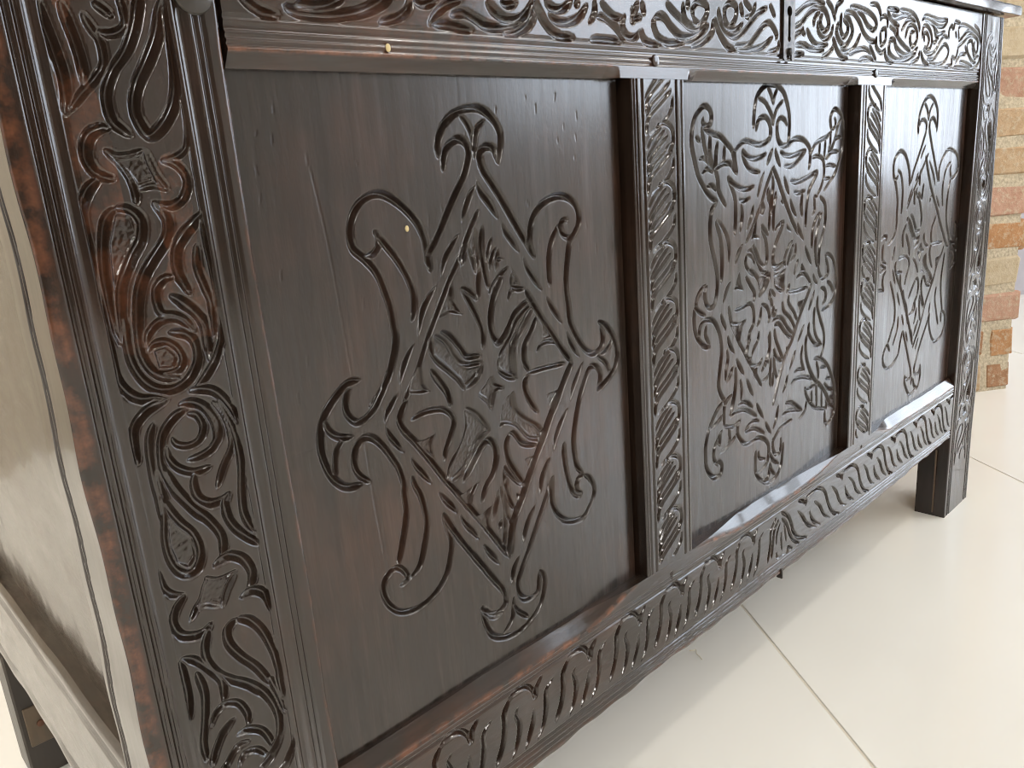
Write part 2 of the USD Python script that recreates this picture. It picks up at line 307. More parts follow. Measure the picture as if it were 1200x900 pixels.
# ------------------------------------------------------------------ the carving, measured on the chest's front (x, z in tenths of a millimetre)
CURVES = """
#panel1
5.5 2398,6020 2396,6089 2420,6157 2471,6224 2541,6275 2628,6307 2715,6318 2788,6309 2859,6271 2917,6211 2943,6152 2938,6078 2923,6023 2910,5968
5.5 2425,5940 2439,6018 2470,6078 2527,6115 2583,6128 2634,6102 2655,6044 2635,5982 2591,5895 2518,5801 2447,5707 2389,5623 2310,5514 2242,5431 2218,5380
4.5 2603,6278 2655,6225 2695,6149 2704,6069 2700,6006
4.5 2811,6240 2750,6197 2721,6140 2705,6051
6 2913,5959 2895,6015 2874,6058 2818,6074 2765,6053 2746,6004 2768,5921 2824,5843 2904,5734 2997,5592 3057,5497 3118,5406 3194,5290
5l 2689,5834 2624,5765 2570,5669 2541,5607
6l 2698,5861 2727,5785 2795,5705 2869,5594
5l 2893,5568 2932,5491 2992,5416 3044,5345
5l 3080,5310 3114,5219 3178,5128 3251,5038
5.5 3186,5286 3158,5376 3159,5456 3190,5553 3271,5636 3379,5687 3502,5702 3608,5668 3681,5589 3689,5494 3634,5415 3574,5358 3539,5235 3513,5110 3511,4992 3525,4880 3538,4745 3616,4595 3693,4499 3776,4453 3865,4475 3906,4560 3888,4668
4.5 3643,5419 3569,5390 3501,5429 3492,5503 3549,5528 3563,5506
5 3468,5495 3382,5391 3342,5281 3331,5168 3334,5062
3.5 2643,5555 2657,5455 2658,5350 2635,5267
4.5 2714,5562 2693,5432 2702,5286 2725,5136
4 2578,5427 2606,5347 2625,5258
4 2565,5475 2534,5404 2522,5330
3.5 2790,5478 2746,5387 2728,5321
4 2821,5407 2773,5335 2752,5260
3.5 2840,5395 2826,5328 2811,5252
4.5 2920,5256 2818,5191 2728,5106
4.5 2653,5274 2634,5180 2627,5084
g 2564,5419 2522,5330 2496,5315 2490,5372 2536,5441
g 2643,5555 2671,5463 2649,5351 2610,5375 2600,5452
g 2841,5346 2899,5318 2829,5298 2818,5251 2809,5291
g 2936,5274 3009,5173 3032,5119 2968,5119 2975,5178
5.5 2245,5322 2231,5442 2216,5542 2173,5644 2087,5739 1990,5810 1901,5836 1806,5812 1733,5753 1692,5675 1680,5594 1699,5525 1760,5467 1834,5372 1875,5256 1902,5150 1913,5031 1916,4940 1870,4803 1811,4696 1710,4592 1664,4567
5 1765,5479 1830,5490 1873,5538 1871,5594 1847,5622
5 1871,5594 1920,5533 1991,5437 2052,5323 2088,5218 2087,5127 2057,5032
5l 2510,5537 2441,5471 2364,5379 2321,5274
4.5 2695,5672 2620,5572 2551,5467 2476,5355 2389,5245 2300,5109 2196,4949 2121,4823 2060,4713 1976,4599 1920,4528
5l 2279,5229 2199,5154 2142,5071 2088,4924
5l 2055,4893 1988,4814 1937,4731 1906,4650
5 2278,4924 2354,4870 2430,4777 2485,4705 2601,4690
4.5 2220,4907 2314,4840 2374,4729 2454,4657 2608,4638
g 2218,4893 2279,4856 2344,4785 2396,4705 2476,4627 2606,4618 2573,4564 2531,4543 2448,4502 2417,4560 2295,4688 2209,4775
5 2194,4893 2185,4819 2227,4732 2314,4644 2392,4566 2428,4492
4.5 2607,4628 2557,4537 2447,4492
g 2414,5251 2411,5110 2482,4996 2374,5030 2262,5003 2350,5129
g 2127,4869 2093,4743 2098,4608 2149,4542 2072,4546 1972,4572 2047,4706
5 2486,5183 2543,5078 2605,4950 2641,4843 2628,4735
4.5 2494,5177 2562,5133 2622,5079
5.5 2860,5205 2780,5098 2728,4967 2719,4848 2763,4753 2811,4758 2889,4836 2970,4934 3106,4994
g 3131,4948 2991,4858 2916,4758 2777,4631 2775,4548 2920,4456 2902,4551 2923,4683 3028,4799 3142,4914
5 3144,4935 3029,4809 2917,4695 2902,4551 2913,4458
5 2763,4634 2775,4548 2838,4486 2927,4449
4.5 3132,4963 2978,4871 2896,4762 2771,4643
5 3175,4866 3113,4772 3030,4672 3018,4557 3068,4459
4.5 2957,5211 2956,5131 3001,5093 3071,5082
4 2903,5028 2930,5084 2987,5095
5 2162,4689 2221,4588 2283,4493 2296,4400
5l 3285,4991 3338,4902 3393,4827 3438,4759
5l 3480,4690 3518,4604 3561,4533 3614,4459
4.5 3060,4461 3235,4459 3439,4446
5 3067,4454 3010,4408 3009,4321 3059,4220 3119,4135
g 3229,4803 3348,4672 3254,4669 3189,4628 3218,4687
4.5 3149,4604 3206,4646 3299,4651 3390,4619
g 3223,4250 3375,4263 3418,4298 3264,4098
g 2682,4518 2708,4449 2774,4412 2716,4394 2669,4280 2630,4364 2556,4419 2628,4458
4 2682,4518 2708,4449 2787,4408
4 2556,4419 2629,4353 2662,4281
4 2682,4518 2628,4458 2556,4419
5.5 3855,4698 3965,4631 4048,4520 4083,4405 4041,4281 3953,4205 3805,4139
4.5 4020,4520 3962,4455 3870,4427
4.5 3825,4419 3927,4343 3975,4254
5l 3652,4416 3577,4318 3510,4218 3475,4128
5 3815,4154 3847,4230 3843,4291 3793,4344 3724,4342 3657,4252 3577,4108 3510,3913 3488,3752 3509,3588 3579,3491
5.5 3077,5071 3212,4860 3320,4710 3418,4569 3521,4440
7 3521,4440 3428,4318 3354,4211 3273,4107 3153,3923 3027,3743 2900,3543 2776,3356 2712,3099
5l 1885,4598 1821,4535 1782,4489 1761,4433
5l 1761,4419 1793,4333 1838,4262 1880,4195
5l 1926,4151 1972,4062 2022,3990 2073,3911
5.5 1945,4540 1888,4460 1875,4406 1910,4328 1989,4226 2093,4064 2195,3896 2282,3771 2417,3570 2546,3375 2681,3159 2713,3111
5 1604,4085 1547,4133 1511,4202 1509,4278 1537,4344 1594,4378 1656,4364 1721,4297 1784,4191 1831,4088 1851,3982 1842,3915 1845,3812 1818,3700 1770,3564 1725,3448
5 1920,4019 1943,3930 1971,3869 1992,3758 1996,3652 1962,3529 1900,3384 1812,3315
5.5 1624,4750 1547,4751 1461,4705 1370,4623 1317,4535 1296,4434 1300,4334 1336,4222 1393,4138 1459,4099 1551,4089
5 1547,4715 1514,4678 1499,4619 1509,4554 1560,4494 1623,4500 1692,4541 1757,4617 1805,4688 1845,4781
5 1350,4561 1361,4505 1402,4453 1457,4424 1522,4413
4.5 1451,4415 1399,4367 1375,4292 1367,4193
5 2162,4689 2223,4607 2284,4503 2298,4399
4.5 1966,4400 2079,4418 2233,4396 2309,4305 2271,4203 2215,4107 2198,4040
g 1974,4250 2055,4236 2148,4254 2109,4190 2119,4076 2045,4159
5l 3450,4088 3368,4000 3302,3902 3251,3783
5l 3216,3752 3154,3679 3107,3600 3076,3487
g 2874,4355 2883,4233 2961,4135 3115,4014 3153,3923 3033,3958 2899,4108 2788,4156 2723,4142 2760,4287 2808,4339
4.5 2874,4360 2883,4233 2961,4135 3101,4029 3162,3932
5 2723,4142 2789,4159 2898,4103 3019,3968 3153,3917
5 2807,4063 2863,4041 2941,3940 3072,3887
5 2806,4058 2770,3981 2785,3854 2858,3718 2923,3614
4.5 2731,3827 2800,3726 2901,3618
5 2729,3805 2736,3668 2766,3544 2802,3462
5 2491,3626 2545,3734 2624,3817 2668,3935 2648,4028 2597,4065 2524,4023 2433,3934 2342,3836
g 2424,4355 2526,4276 2619,4144 2547,4112 2459,4043 2393,3936 2294,3873 2218,3877 2241,3964 2359,4084 2434,4218
5 2423,4350 2427,4220 2360,4094 2259,4000 2212,3880
4.5 2424,4355 2526,4276 2625,4137
5 2625,4137 2502,4072 2408,3952 2242,3869
g 2943,3815 3081,3818 3005,3669
g 2829,3579 2913,3515 2847,3457
5 3595,3474 3525,3472 3495,3420 3507,3354 3557,3330
5 3595,3474 3662,3420 3708,3322 3684,3242 3625,3174 3549,3113 3411,3133 3314,3188 3231,3293 3205,3412 3225,3584
5 3377,3815 3374,3691 3394,3540 3434,3405 3496,3327 3538,3306
5 3233,3582 3158,3464 3083,3347 3027,3260 2916,3087 2825,2956 2778,2867 2783,2767 2830,2696 2906,2674 2981,2702 3013,2863
g 2218,3877 2332,3753 2491,3796 2420,3711 2379,3595 2289,3725
5l 2119,3843 2177,3754 2232,3681 2264,3627
5l 2282,3609 2330,3515 2388,3437 2439,3355
5l 2469,3309 2516,3227 2565,3155 2611,3083
5.5 2141,3667 2191,3557 2288,3387 2425,3173 2545,2982 2620,2865 2640,2772 2605,2728 2544,2706 2447,2743 2385,2825
5 2141,3672 2165,3556 2186,3450 2165,3349 2110,3218 2022,3135 1942,3095 1829,3079 1713,3109 1631,3191 1592,3298 1603,3376 1653,3427 1712,3438 1765,3400 1795,3334 1764,3305 1723,3307
g 2380,3605 2468,3540 2583,3576 2545,3489 2561,3381 2656,3193 2581,3304 2439,3528
4 2680,3687 2701,3545 2699,3396 2667,3235
4 2653,3630 2613,3531 2577,3454
4l 2660,3434 2622,3346
5l 3016,3419 2940,3329 2894,3252 2858,3158
5l 2810,3076 2755,3010 2725,2939 2703,2876
4 2757,3729 2728,3592 2726,3444 2787,3317
4l 2754,3560 2809,3459
4 2702,3349 2665,3213
4l 2658,3673 2578,3465
4l 2667,3432 2622,3346
g 2823,3593 2899,3531 2858,3418 2838,3518
5 2408,2832 2409,2737 2436,2628 2485,2541 2573,2482 2690,2452 2816,2461 2922,2510 3008,2592 3058,2711 3059,2791 3014,2860
4.5 2723,2763 2707,2672 2680,2587 2587,2504
4.5 2716,2697 2757,2619 2859,2520
5 2432,2792 2470,2722 2524,2686 2595,2686
#lstile
6 242,6751 244,6691 263,6575 276,6462 270,6366 254,6292
5.5 322,6757 345,6647 359,6560 363,6477 357,6405
5 403,6714 434,6646 458,6602 459,6531 446,6492 399,6438 343,6386 270,6308
5 440,6646 490,6633 546,6645 583,6680 584,6738 578,6777 579,6815
5 457,6761 497,6732 530,6703
6 676,6823 658,6783 615,6669 561,6567 486,6479 445,6400 435,6326 446,6259 477,6225 513,6196
6.5 761,6791 718,6654 651,6531 581,6421 552,6326 562,6250 599,6199 665,6241 735,6339 767,6451 781,6624 791,6793 779,6845
4 802,6659 795,6521 791,6381 789,6267 769,6167 747,6124 696,6094 635,6086
6 427,6233 380,6234 328,6202 303,6136 310,6075 340,6033 403,6008
5 382,6143 430,6110 492,6111 560,6133
5 560,6133 575,6061 599,5995 637,5946
5 387,6136 438,6082 472,6011 481,5946 474,5890
4.5 498,5959 543,5970 587,5971 637,5946
5 623,6084 680,6070 724,6024 732,5965 697,5901 642,5872 584,5880 551,5898
5 550,5894 591,5836 605,5775 583,5718 544,5671
6 337,6019 282,5975 243,5909 229,5828 230,5716 229,5610 234,5501 236,5339
6 793,5825 716,5772 652,5718 613,5655
4 794,6131 795,5990 794,5832 775,5773 772,5643
g 393,6129 442,6103 550,6119 590,5989 499,5966 469,6032
6 377,5884 328,5825 298,5722 279,5610 274,5465 277,5339 289,5254
6 377,5884 444,5867 483,5810 464,5732 405,5651 345,5542 319,5443 295,5252
6 580,5881 606,5805 589,5732 526,5658 464,5584 419,5501 389,5401 361,5254
6 779,5819 696,5751 633,5682 612,5609 614,5540 642,5482
5 594,5535 541,5535 496,5497 483,5430 498,5370 559,5348 607,5315 637,5254
5 593,5532 626,5500 650,5438
6 548,5452 615,5400 667,5336 693,5259 687,5179 681,5123
5 722,5679 709,5565 727,5469 750,5369 740,5242 724,5180
5 781,5788 780,5673 797,5537 811,5407 805,5311 763,5163
g 373,5863 454,5849 460,5747 344,5572 305,5445 298,5549 319,5727
5.5 232,5414 233,5243 235,5113 269,5027 325,4978 390,4965 448,4946
6 320,5398 315,5248 324,5146 362,5055 420,5002 495,4991 569,5026 626,5103 631,5191 597,5246 509,5275
6 403,5459 375,5312 367,5199 389,5116 439,5065 527,5036
5 394,5201 437,5231 493,5227 539,5186 556,5126 528,5084 471,5073 415,5098
5 393,5217 414,5282 466,5326 530,5341 587,5319 634,5253
6 570,5431 649,5355 700,5278 701,5184 688,5089
5 739,5403 746,5306 727,5212
5.5 819,5390 804,5295 772,5195 710,5084 643,5008 596,4974
3.5 804,5188 806,4978 804,4719 811,4629
6 553,4964 625,4955 693,4921 747,4839 784,4751 806,4701
6 491,4906 550,4903 609,4867 652,4787 659,4708 631,4648
g 420,5203 490,5212 540,5146 506,5089 430,5099
5.5 495,4909 565,4903 630,4852 670,4769 667,4701 616,4639 554,4615 480,4615
6 439,4944 375,4932 305,4895 260,4836 249,4759 248,4662
6 356,4849 322,4769 309,4658 309,4542 314,4448 311,4329
6 521,4877 452,4847 387,4775 361,4675 359,4584 391,4480 445,4383 522,4258
5 524,4852 576,4825 592,4757 557,4700 501,4686 449,4708 426,4751
5.5 395,4714 398,4647 434,4585 507,4540 595,4545
6 510,4534 492,4480 502,4398 555,4348 624,4346 668,4375
6 668,4375 633,4324 635,4260 649,4191
5 660,4882 705,4802 726,4702 720,4616 661,4529 603,4420
6 694,4882 743,4723 758,4587 753,4472 731,4344 724,4237 739,4166 764,4096
6 329,4614 332,4462 320,4338 302,4241 303,4135 333,4047 384,4010 435,4035 462,4115 442,4212 391,4294 351,4378 326,4456
6 366,4602 400,4489 465,4362 541,4246 583,4148 576,4059 554,4031
6 630,4338 629,4258 665,4162 728,4081 810,4020
g 333,4385 377,4282 443,4194 440,4087 389,4037 331,4079 309,4195
6 509,4003 564,4021 617,4020 680,3968 711,3879 691,3810 657,3782
5 453,3958 502,3918 562,3910 623,3926
5 617,3919 555,3843 513,3758
5 460,3946 422,3856 380,3811 337,3757
5 380,3811 440,3812 510,3768
g 459,3941 597,3909 520,3773 399,3820
6 618,3766 701,3772 767,3712 826,3605
5 235,4102 235,4040 251,3975 287,3932 340,3910
6 340,3908 285,3856 256,3787 274,3709 328,3668 395,3658 445,3695
6 421,3659 386,3572 385,3486 428,3384 500,3305 588,3221 644,3132
6 575,3656 518,3611 516,3524 566,3420 641,3309 704,3171
6 580,3654 654,3603 712,3505 751,3363 767,3220 771,3124
6 503,3315 622,3188 689,3067 716,2945 700,2825 644,2741 575,2688 490,2647
6 704,3215 740,3080 759,2951
6 758,3248 763,3098 764,3013
6 254,3571 321,3526 383,3440 436,3343 439,3261 426,3209
6 248,3561 253,3434 251,3309 225,3188
6 317,3457 337,3309 312,3155 281,3024 279,2913
5 335,3101 368,3162 427,3193 503,3154 542,3059 533,2992
6 462,3081 389,3028 334,2949 297,2870
5.5 462,2973 535,2964 611,2901 652,2790 647,2761
5 524,2897 448,2898 382,2836 361,2818 336,2730
5 437,2779 484,2833 557,2813 613,2739
5.5 824,2848 786,2739 730,2653 693,2611 573,2558
#panel2
5 6222,6109 6228,6222 6256,6348 6305,6418 6435,6496 6583,6509
4.5 6479,6483 6540,6419 6594,6326
4.5 6306,6383 6422,6348 6512,6276 6566,6210 6587,6130
5 6265,6086 6308,6178 6409,6212 6499,6175 6542,6087 6517,6007 6413,5967 6281,5964 6166,5989 6067,6000 5970,5968 5902,5921
5 5185,5977 5193,6054 5208,6132 5246,6215 5319,6279 5405,6317 5478,6284 5508,6231 5488,6165 5426,6147 5371,6174 5372,6220
5 5371,6167 5425,6114 5549,6077 5651,6054 5742,5997 5835,5931 5874,5860 5901,5774 5928,5716
4 5259,6066 5325,6018
4.5 5352,6142 5374,6036 5409,5935 5469,5838 5544,5772
4.5 5480,6072 5478,5965 5458,5899
5 6473,6504 6577,6509 6683,6492 6793,6428 6858,6332 6901,6236 6912,6138 6907,6033 6888,5950
4.5 6668,6470 6609,6398 6592,6326
4.5 6779,6358 6672,6296 6613,6217 6587,6130
5 6864,6124 6815,6177 6736,6197 6675,6157 6665,6069 6703,5979 6790,5931 6902,5942 6998,5984 7113,5992 7231,5969 7337,5903 7366,5838 7362,5735 7339,5672
4.5 7849,6055 7817,6121 7813,6193 7873,6257 7948,6269 8045,6231 8108,6165 8137,6032 8127,5899 8095,5799 8026,5685 7937,5580 7827,5512 7701,5428
4 7849,6063 7922,6086 7937,6143 7906,6184
4.5 7850,6039 7724,5986 7581,5958 7476,5922 7392,5845 7368,5799
4.5 8078,6173 7997,6101 7948,5987 7879,5891 7809,5812 7719,5766
4 7833,6023 7821,5918 7805,5877 7789,5821
4 7913,5947 8006,5977 8092,5979
4 7708,5954 7696,5849 7682,5760
4 7582,5934 7571,5806
5 5194,6068 5197,5983 5236,5863 5281,5748 5365,5641 5464,5551 5591,5485
4.5 5480,6060 5471,5946 5495,5857 5544,5787 5596,5763
5 5599,6009 5572,5888 5570,5772 5601,5673 5619,5574 5697,5477 5736,5431
4.5 5716,5978 5701,5820
4.5 5309,5873 5383,5880 5457,5839 5531,5774
4.5 5355,5750 5443,5785 5531,5746
4.5 5427,5630 5503,5638 5580,5584
5 5888,5937 5888,5839 5928,5709
5 5570,5765 5648,5802 5753,5817 5834,5799 5928,5709
5 6012,5925 6124,5856 6253,5832 6370,5845 6459,5870
5 6012,5903 6067,5816 6167,5738 6342,5699
5 5766,5698 5860,5628 6011,5571 6139,5562 6240,5580
5 5766,5691 5832,5601 5886,5504 5900,5417 5899,5278 5884,5155
4.5 5969,5476 6054,5455 6168,5475
5l 6587,5917 6535,5845 6475,5758
5l 6424,5702 6372,5623 6300,5465
4.5 6613,5744 6568,5694 6463,5557 6375,5406 6316,5328 6199,5173 6083,5050
4 6584,5655 6602,5540 6558,5391 6530,5200 6524,5124
4 6509,5547 6495,5479 6527,5393
4 6666,5451 6621,5347 6608,5208 6610,5114
5l 6588,5917 6529,5845 6470,5759
5l 6634,5915 6659,5847 6740,5729
5 6592,5737 6688,5618 6786,5473 6871,5349 7008,5169 7150,5016
5l 6814,5641 6865,5545 6925,5447
5 6736,5881 6840,5839 6986,5828 7118,5846 7269,5871
5 6819,5740 6941,5726 7071,5758 7270,5867
5 6953,5586 7079,5562 7265,5582 7543,5645
5 7553,5637 7459,5553 7357,5454 7312,5303 7298,5206 7295,5083
4.5 7032,5470 7133,5447 7270,5461
5 7210,5441 7190,5314 7212,5198
4.5 7412,5789 7535,5800 7645,5770 7686,5703 7691,5604 7643,5491 7556,5398
4 7738,5758 7864,5826 8035,5828
4 7724,5685 7835,5695 7969,5672
4 7694,5554 7844,5553
5 7612,5378 7728,5293 7753,5181 7742,5054 7674,4924 7625,4792 7625,4627
4.5 7441,5193 7492,5246 7486,5371 7557,5382
4 6602,5608 6588,5518 6583,5388 6570,5274
4 6527,5523 6536,5415 6569,5313
4 6659,5498 6630,5385 6617,5270 6612,5114
g 6787,5442 6756,5390 6822,5345
5 5578,5473 5499,5417 5471,5300 5469,5159 5518,5009 5568,4857 5580,4760 5565,4636 5516,4540 5456,4528 5392,4576 5368,4675 5408,4742
5l 5563,5333 5667,5259 5760,5133 5787,5012 5779,4894
5 5562,5312 5626,5177 5658,5043 5663,4895 5647,4735
5l 5997,5438 6018,5319 5983,5167
5l 6227,5411 6184,5288 6097,5170
5l 6032,5057 5954,4976 5890,4872
4.5 6377,5201 6454,5132 6509,5079
5 6378,5170 6456,5046 6488,4925 6482,4823 6428,4791
g 6228,5171 6287,5256 6273,5120 6379,5063 6244,5086 6185,5069
4.5 6214,5020 6290,4934 6351,4841 6428,4783
4.5 6112,4979 6200,4968 6275,4890 6321,4821 6398,4732 6523,4706
4.5 6112,4941 6215,4897 6245,4831
4.5 6097,4935 6083,4853 6157,4766 6276,4710
5 6676,4981 6615,4877 6616,4797 6682,4740
g 6375,5384 6405,5434 6451,5354 6406,5290 6346,5311
5l 6951,5406 7004,5306 7091,5210
5l 7110,5151 7165,5056 7257,4947
5l 7285,4893 7352,4792 7448,4661
4.5 6651,5111 6714,5159 6826,5195
5 6826,5187 6748,5084 6654,4968 6609,4862 6626,4772 6724,4743 6804,4772
4.5 7015,4974 6916,4904 6837,4784 6872,4731
4.5 7033,4931 6969,4833 6905,4726
4.5 7084,4933 7071,4820 6971,4758
g 6876,5167 6943,5112 7012,5056 6894,5101
5 7621,5210 7499,5113 7450,4992 7449,4840
5 7659,5198 7575,5046 7528,4881 7546,4725 7579,4617
4.5 7762,4706 7837,4731 7958,4663 8046,4525 8087,4365 8046,4235 7932,4143 7720,4107
4.5 7781,4703 7846,4580 7832,4493 7718,4470 7639,4539 7606,4630
5 5383,4754 5292,4702 5226,4612 5249,4542 5376,4468
5 5200,4573 5190,4473 5200,4361 5255,4261 5357,4180 5449,4153
5l 5812,4725 5742,4653 5672,4536
5 6083,4731 6172,4632 6248,4542 6241,4456
g 6025,4892 5968,4794 5996,4675 6054,4596 5939,4630 5868,4626 5925,4724
5 6323,4649 6385,4552 6355,4501 6478,4577 6539,4681 6445,4686
g 6337,4694 6524,4675 6478,4561 6370,4506 6385,4576
5 6157,4790 6292,4701 6353,4613 6370,4530
4.5 5881,4431 6025,4430 6173,4444 6234,4361 6234,4241 6159,4150 6129,4019 6100,3936
4.5 5768,4489 5795,4392 5823,4310 5937,4131 6085,3939 6238,3749 6397,3542
5l 5630,4445 5670,4362 5711,4300 5717,4253
4.5 5823,4310 5967,4275 6084,4293
4.5 6387,4375 6357,4259 6296,4189
4.5 6387,4407 6497,4356 6546,4265 6532,4185
4.5 6575,4432 6609,4336
4.5 6691,4297 6628,4217
g 5851,4289 5996,4262 6084,4293 6025,4240 5966,4093 5865,4232
4.5 6595,4769 6676,4722 6773,4728 6870,4772
4.5 6629,4660 6742,4651 6873,4690
5 6661,4639 6679,4555 6762,4492 6846,4471
5 6841,4645 6827,4549 6845,4479
g 6661,4647 6841,4645 6829,4482 6696,4544
4.5 7142,4761 7093,4676 7061,4605
g 7222,4717 7324,4610 7200,4619
4.5 7115,4564 7218,4595 7326,4567 7439,4464
4.5 6962,4528 6938,4465 6897,4438
4.5 6947,4438 7137,4425 7368,4427
4.5 6948,4404 6951,4320 7057,4216 7149,4096
5 7458,4453 7389,4359 7286,4237 7184,4107 7084,3960 7016,3878 6899,3763 6768,3539 6640,3264
4.5l 7536,4371 7484,4282 7398,4156
g 7142,4296 7319,4309 7233,4229 7209,4163
4.5l 7489,4561 7530,4485 7598,4427
5 7836,4422 7938,4362 8003,4279
5 7686,4374 7784,4331 7809,4238 7735,4169
5 8086,4375 8045,4245 7931,4154 7720,4104
4.5 7615,4287 7611,4172 7686,4015 7750,3912 7796,3792 7792,3691 7748,3598 7712,3550
4.5 7545,4174 7533,4043 7559,3903 7621,3800 7721,3724
4.5 6709,4672 6686,4627
4.5 6815,4359 6851,4252 6990,4151 7081,4039 7092,3967
4.5 6606,4180 6719,4209 6820,4174 6924,4069 7066,3955
4.5 6655,4137 6754,4127 6857,4039 6997,3934
4.5 6635,4340 6605,4230
4 6583,4521 6665,4442
4.5 6567,4531 6537,4422
5 5268,4289 5284,4375 5375,4424 5494,4403 5573,4319 5626,4202 5645,4074 5623,3946 5593,3811 5592,3732 5605,3665
4.5 5381,4371 5372,4283 5436,4179
5l 5752,4208 5793,4105 5878,4000
5l 5907,3946 5966,3853 6055,3742
5l 6100,3690 6161,3592 6208,3514
5l 5736,4078 5756,3971 5720,3861 5705,3753
5l 5849,3879 5791,3796 5719,3733
4.5 5892,3853 5899,3738 5884,3661 5862,3568 5802,3444
4.5 6343,4131 6313,4039 6236,3965 6206,3914
4.5 6175,4083 6114,4015 6085,3932
4.5 6534,4053 6560,3938 6521,3845 6458,3758 6395,3688
4.5 6409,3836 6347,3783 6237,3791 6160,3841
4 6587,3797 6573,3664 6492,3597 6396,3603
4 6652,3826 6663,3695 6707,3581
4 6489,3802 6539,3757
g 5966,4236 6025,4257 5981,4107 6055,3987 5966,4078 5908,4192
g 6269,3759 6315,3765 6301,3643 6333,3576 6238,3691
g 6100,3920 6206,3897 6176,3854
4 6573,3664 6576,3491
4 6639,3648 6626,3478
5 6656,4096 6675,3999 6744,3883 6849,3722
4.5 6644,3887 6696,3791 6832,3700
5 6559,4089 6562,3938 6539,3842 6468,3730
4.5 6655,4138 6738,4139 6840,4060 6927,3983 7050,3924
4.5l 7313,4031 7227,3924 7158,3849
4.5l 7125,3777 7058,3676 6991,3576
4.5l 6957,3539 6908,3427 6841,3345
5 7423,4019 7409,3924 7488,3818 7606,3730 7742,3712
4.5 7277,3789 7255,3660 7297,3542 7335,3497
5 7373,3895 7352,3756 7406,3563 7548,3364 7669,3260 7855,3109 8008,2924
4.5 7099,3524 7206,3536 7317,3501
4.5 7032,3406 7155,3439 7357,3409 7587,3336
g 6896,3860 6983,3824 6934,3739
g 6749,3632 6835,3603 6785,3536
4 6645,3819 6666,3642 6752,3509
4 6581,3782 6575,3612 6586,3488
5 5592,3844 5590,3726 5644,3616 5700,3569
4.5 5904,3770 5889,3611 5844,3475 5785,3375
4.5 5830,3593 5743,3558 5685,3484 5683,3305
5 5700,3561 5559,3502 5432,3368 5375,3264 5345,3151 5355,2985 5409,2885 5505,2811 5605,2812 5635,2895 5593,2950 5522,2948
4.5 5683,3305 5770,3264 5887,3247 5977,3281
5 5984,3279 5932,3218 5946,3120 6068,2999 6193,2979 6320,2985 6434,2951 6534,2868 6561,2769 6537,2668 6471,2607
4.5 5947,3448 6037,3457 6129,3425 6222,3354
4.5 5799,3355 5903,3385 6068,3365 6191,3307 6302,3234
5l 6098,3683 6159,3585 6237,3469
5l 6293,3382 6365,3277 6447,3168
5l 6480,3132 6531,3047 6608,2954
5l 6763,3215 6715,3094 6641,2989
4.5 6068,3128 6161,3187 6270,3195 6350,3168
4.5 6083,3115 6224,3117 6351,3072 6466,2995
4.5 5656,3427 5557,3373 5431,3336
4.5 5769,3247 5783,3143 5753,3093
4.5 5640,3268 5554,3186 5496,3105 5495,3015 5550,2922
4.5 5611,3243 5595,3116
4 5917,3154 5842,3109 5724,3060 5608,3037
4 5978,3712 6007,3598 5992,3486
4.5 7556,3581 7732,3538 7896,3431 8028,3256 8100,3103 8131,2957 8120,2801 8021,2728
4.5 7616,3531 7671,3407 7676,3311
4 7717,3443 7877,3411
4 7865,3276 8009,3242
4 7828,3227 7955,3129 8122,3087
4 7982,3020 8129,2977
4 7988,2915 8136,2871
4.5 7667,3285 7812,3155 7921,3011 7990,2895
4.5 7353,3296 7395,3184 7505,3061 7645,2967 7908,2892
4.5 7382,3261 7496,3252 7611,3252
4 7517,3209 7533,3063
4 7630,3247 7654,2984
4 7763,3148 7784,2940
4 7890,3019 7908,2897
4.5 7868,2878 7876,2749 7940,2691 8062,2727
4.5 7407,3124 7356,3006 7228,2948
4.5 6914,3216 7038,3192 7167,3122 7299,3031
4.5 6848,3098 6970,3110 7150,3080 7299,3031
4 6759,3230 6710,3118
5 6287,2852 6280,2694 6305,2578 6421,2467 6521,2452 6571,2509 6586,2614
4.5 6343,2834 6368,2746 6484,2701
4.5 6584,2742 6653,2638 6776,2553
4.5 6586,2623 6621,2529 6709,2444
5 6875,2772 6861,2647 6829,2517 6727,2420 6573,2397 6421,2462
4.5 6648,2895 6651,2776 6704,2687 6790,2678 6823,2760 6821,2844
4.5 7065,2986 6835,2968 6716,2911 6649,2849
4.5 6549,2807 6535,2657 6436,2608 6305,2587
#panel3
4.5 10294,5951 10284,6077 10321,6212 10456,6356 10623,6409 10779,6367 10906,6249 10937,6119 10933,5967
4 10461,6325 10562,6241 10621,6113
4 10756,6324 10652,6230 10621,6113
4.5 10317,6045 10365,6107 10464,6121 10554,6072 10547,5966 10453,5820 10333,5654 10213,5500 10122,5345
4.5 10914,6022 10855,6099 10773,6138 10675,6091 10678,5984 10784,5797 10908,5605 10992,5478 11101,5302
4l 10573,5805 10471,5701 10424,5628
4 10686,5692 10501,5505 10349,5351 10199,5199 10053,5027
4.5 10098,5314 10057,5508 9936,5682 9777,5761 9613,5697 9554,5588 9586,5453 9660,5428 9708,5466
4.5 9594,5432 9656,5355 9728,5161 9733,4991 9733,4842 9680,4729 9581,4665 9477,4645
4 9700,5534 9801,5471 9872,5309 9884,5149 9871,4979
4.5 11134,5300 11107,5449 11194,5591 11369,5697 11531,5713 11746,5647 11857,5525 11846,5407 11723,5332 11605,5327 11546,5424 11571,5504
4.5 11547,5540 11395,5467 11307,5323 11289,5151 11325,4950
4.5 11575,5306 11519,5157 11489,4959 11524,4718 11702,4457 11890,4386 12020,4446 12024,4607
4l 10375,5469 10293,5344
4l 10188,5276 10047,5071
4l 10725,5603 10911,5404 11001,5240
4l 11053,5123 11214,4936
5 10595,5663 10701,5472 10824,5275 10961,5107 11138,4908 11285,4718 11535,4439 11653,4352
4 10436,5356 10436,5454 10500,5516
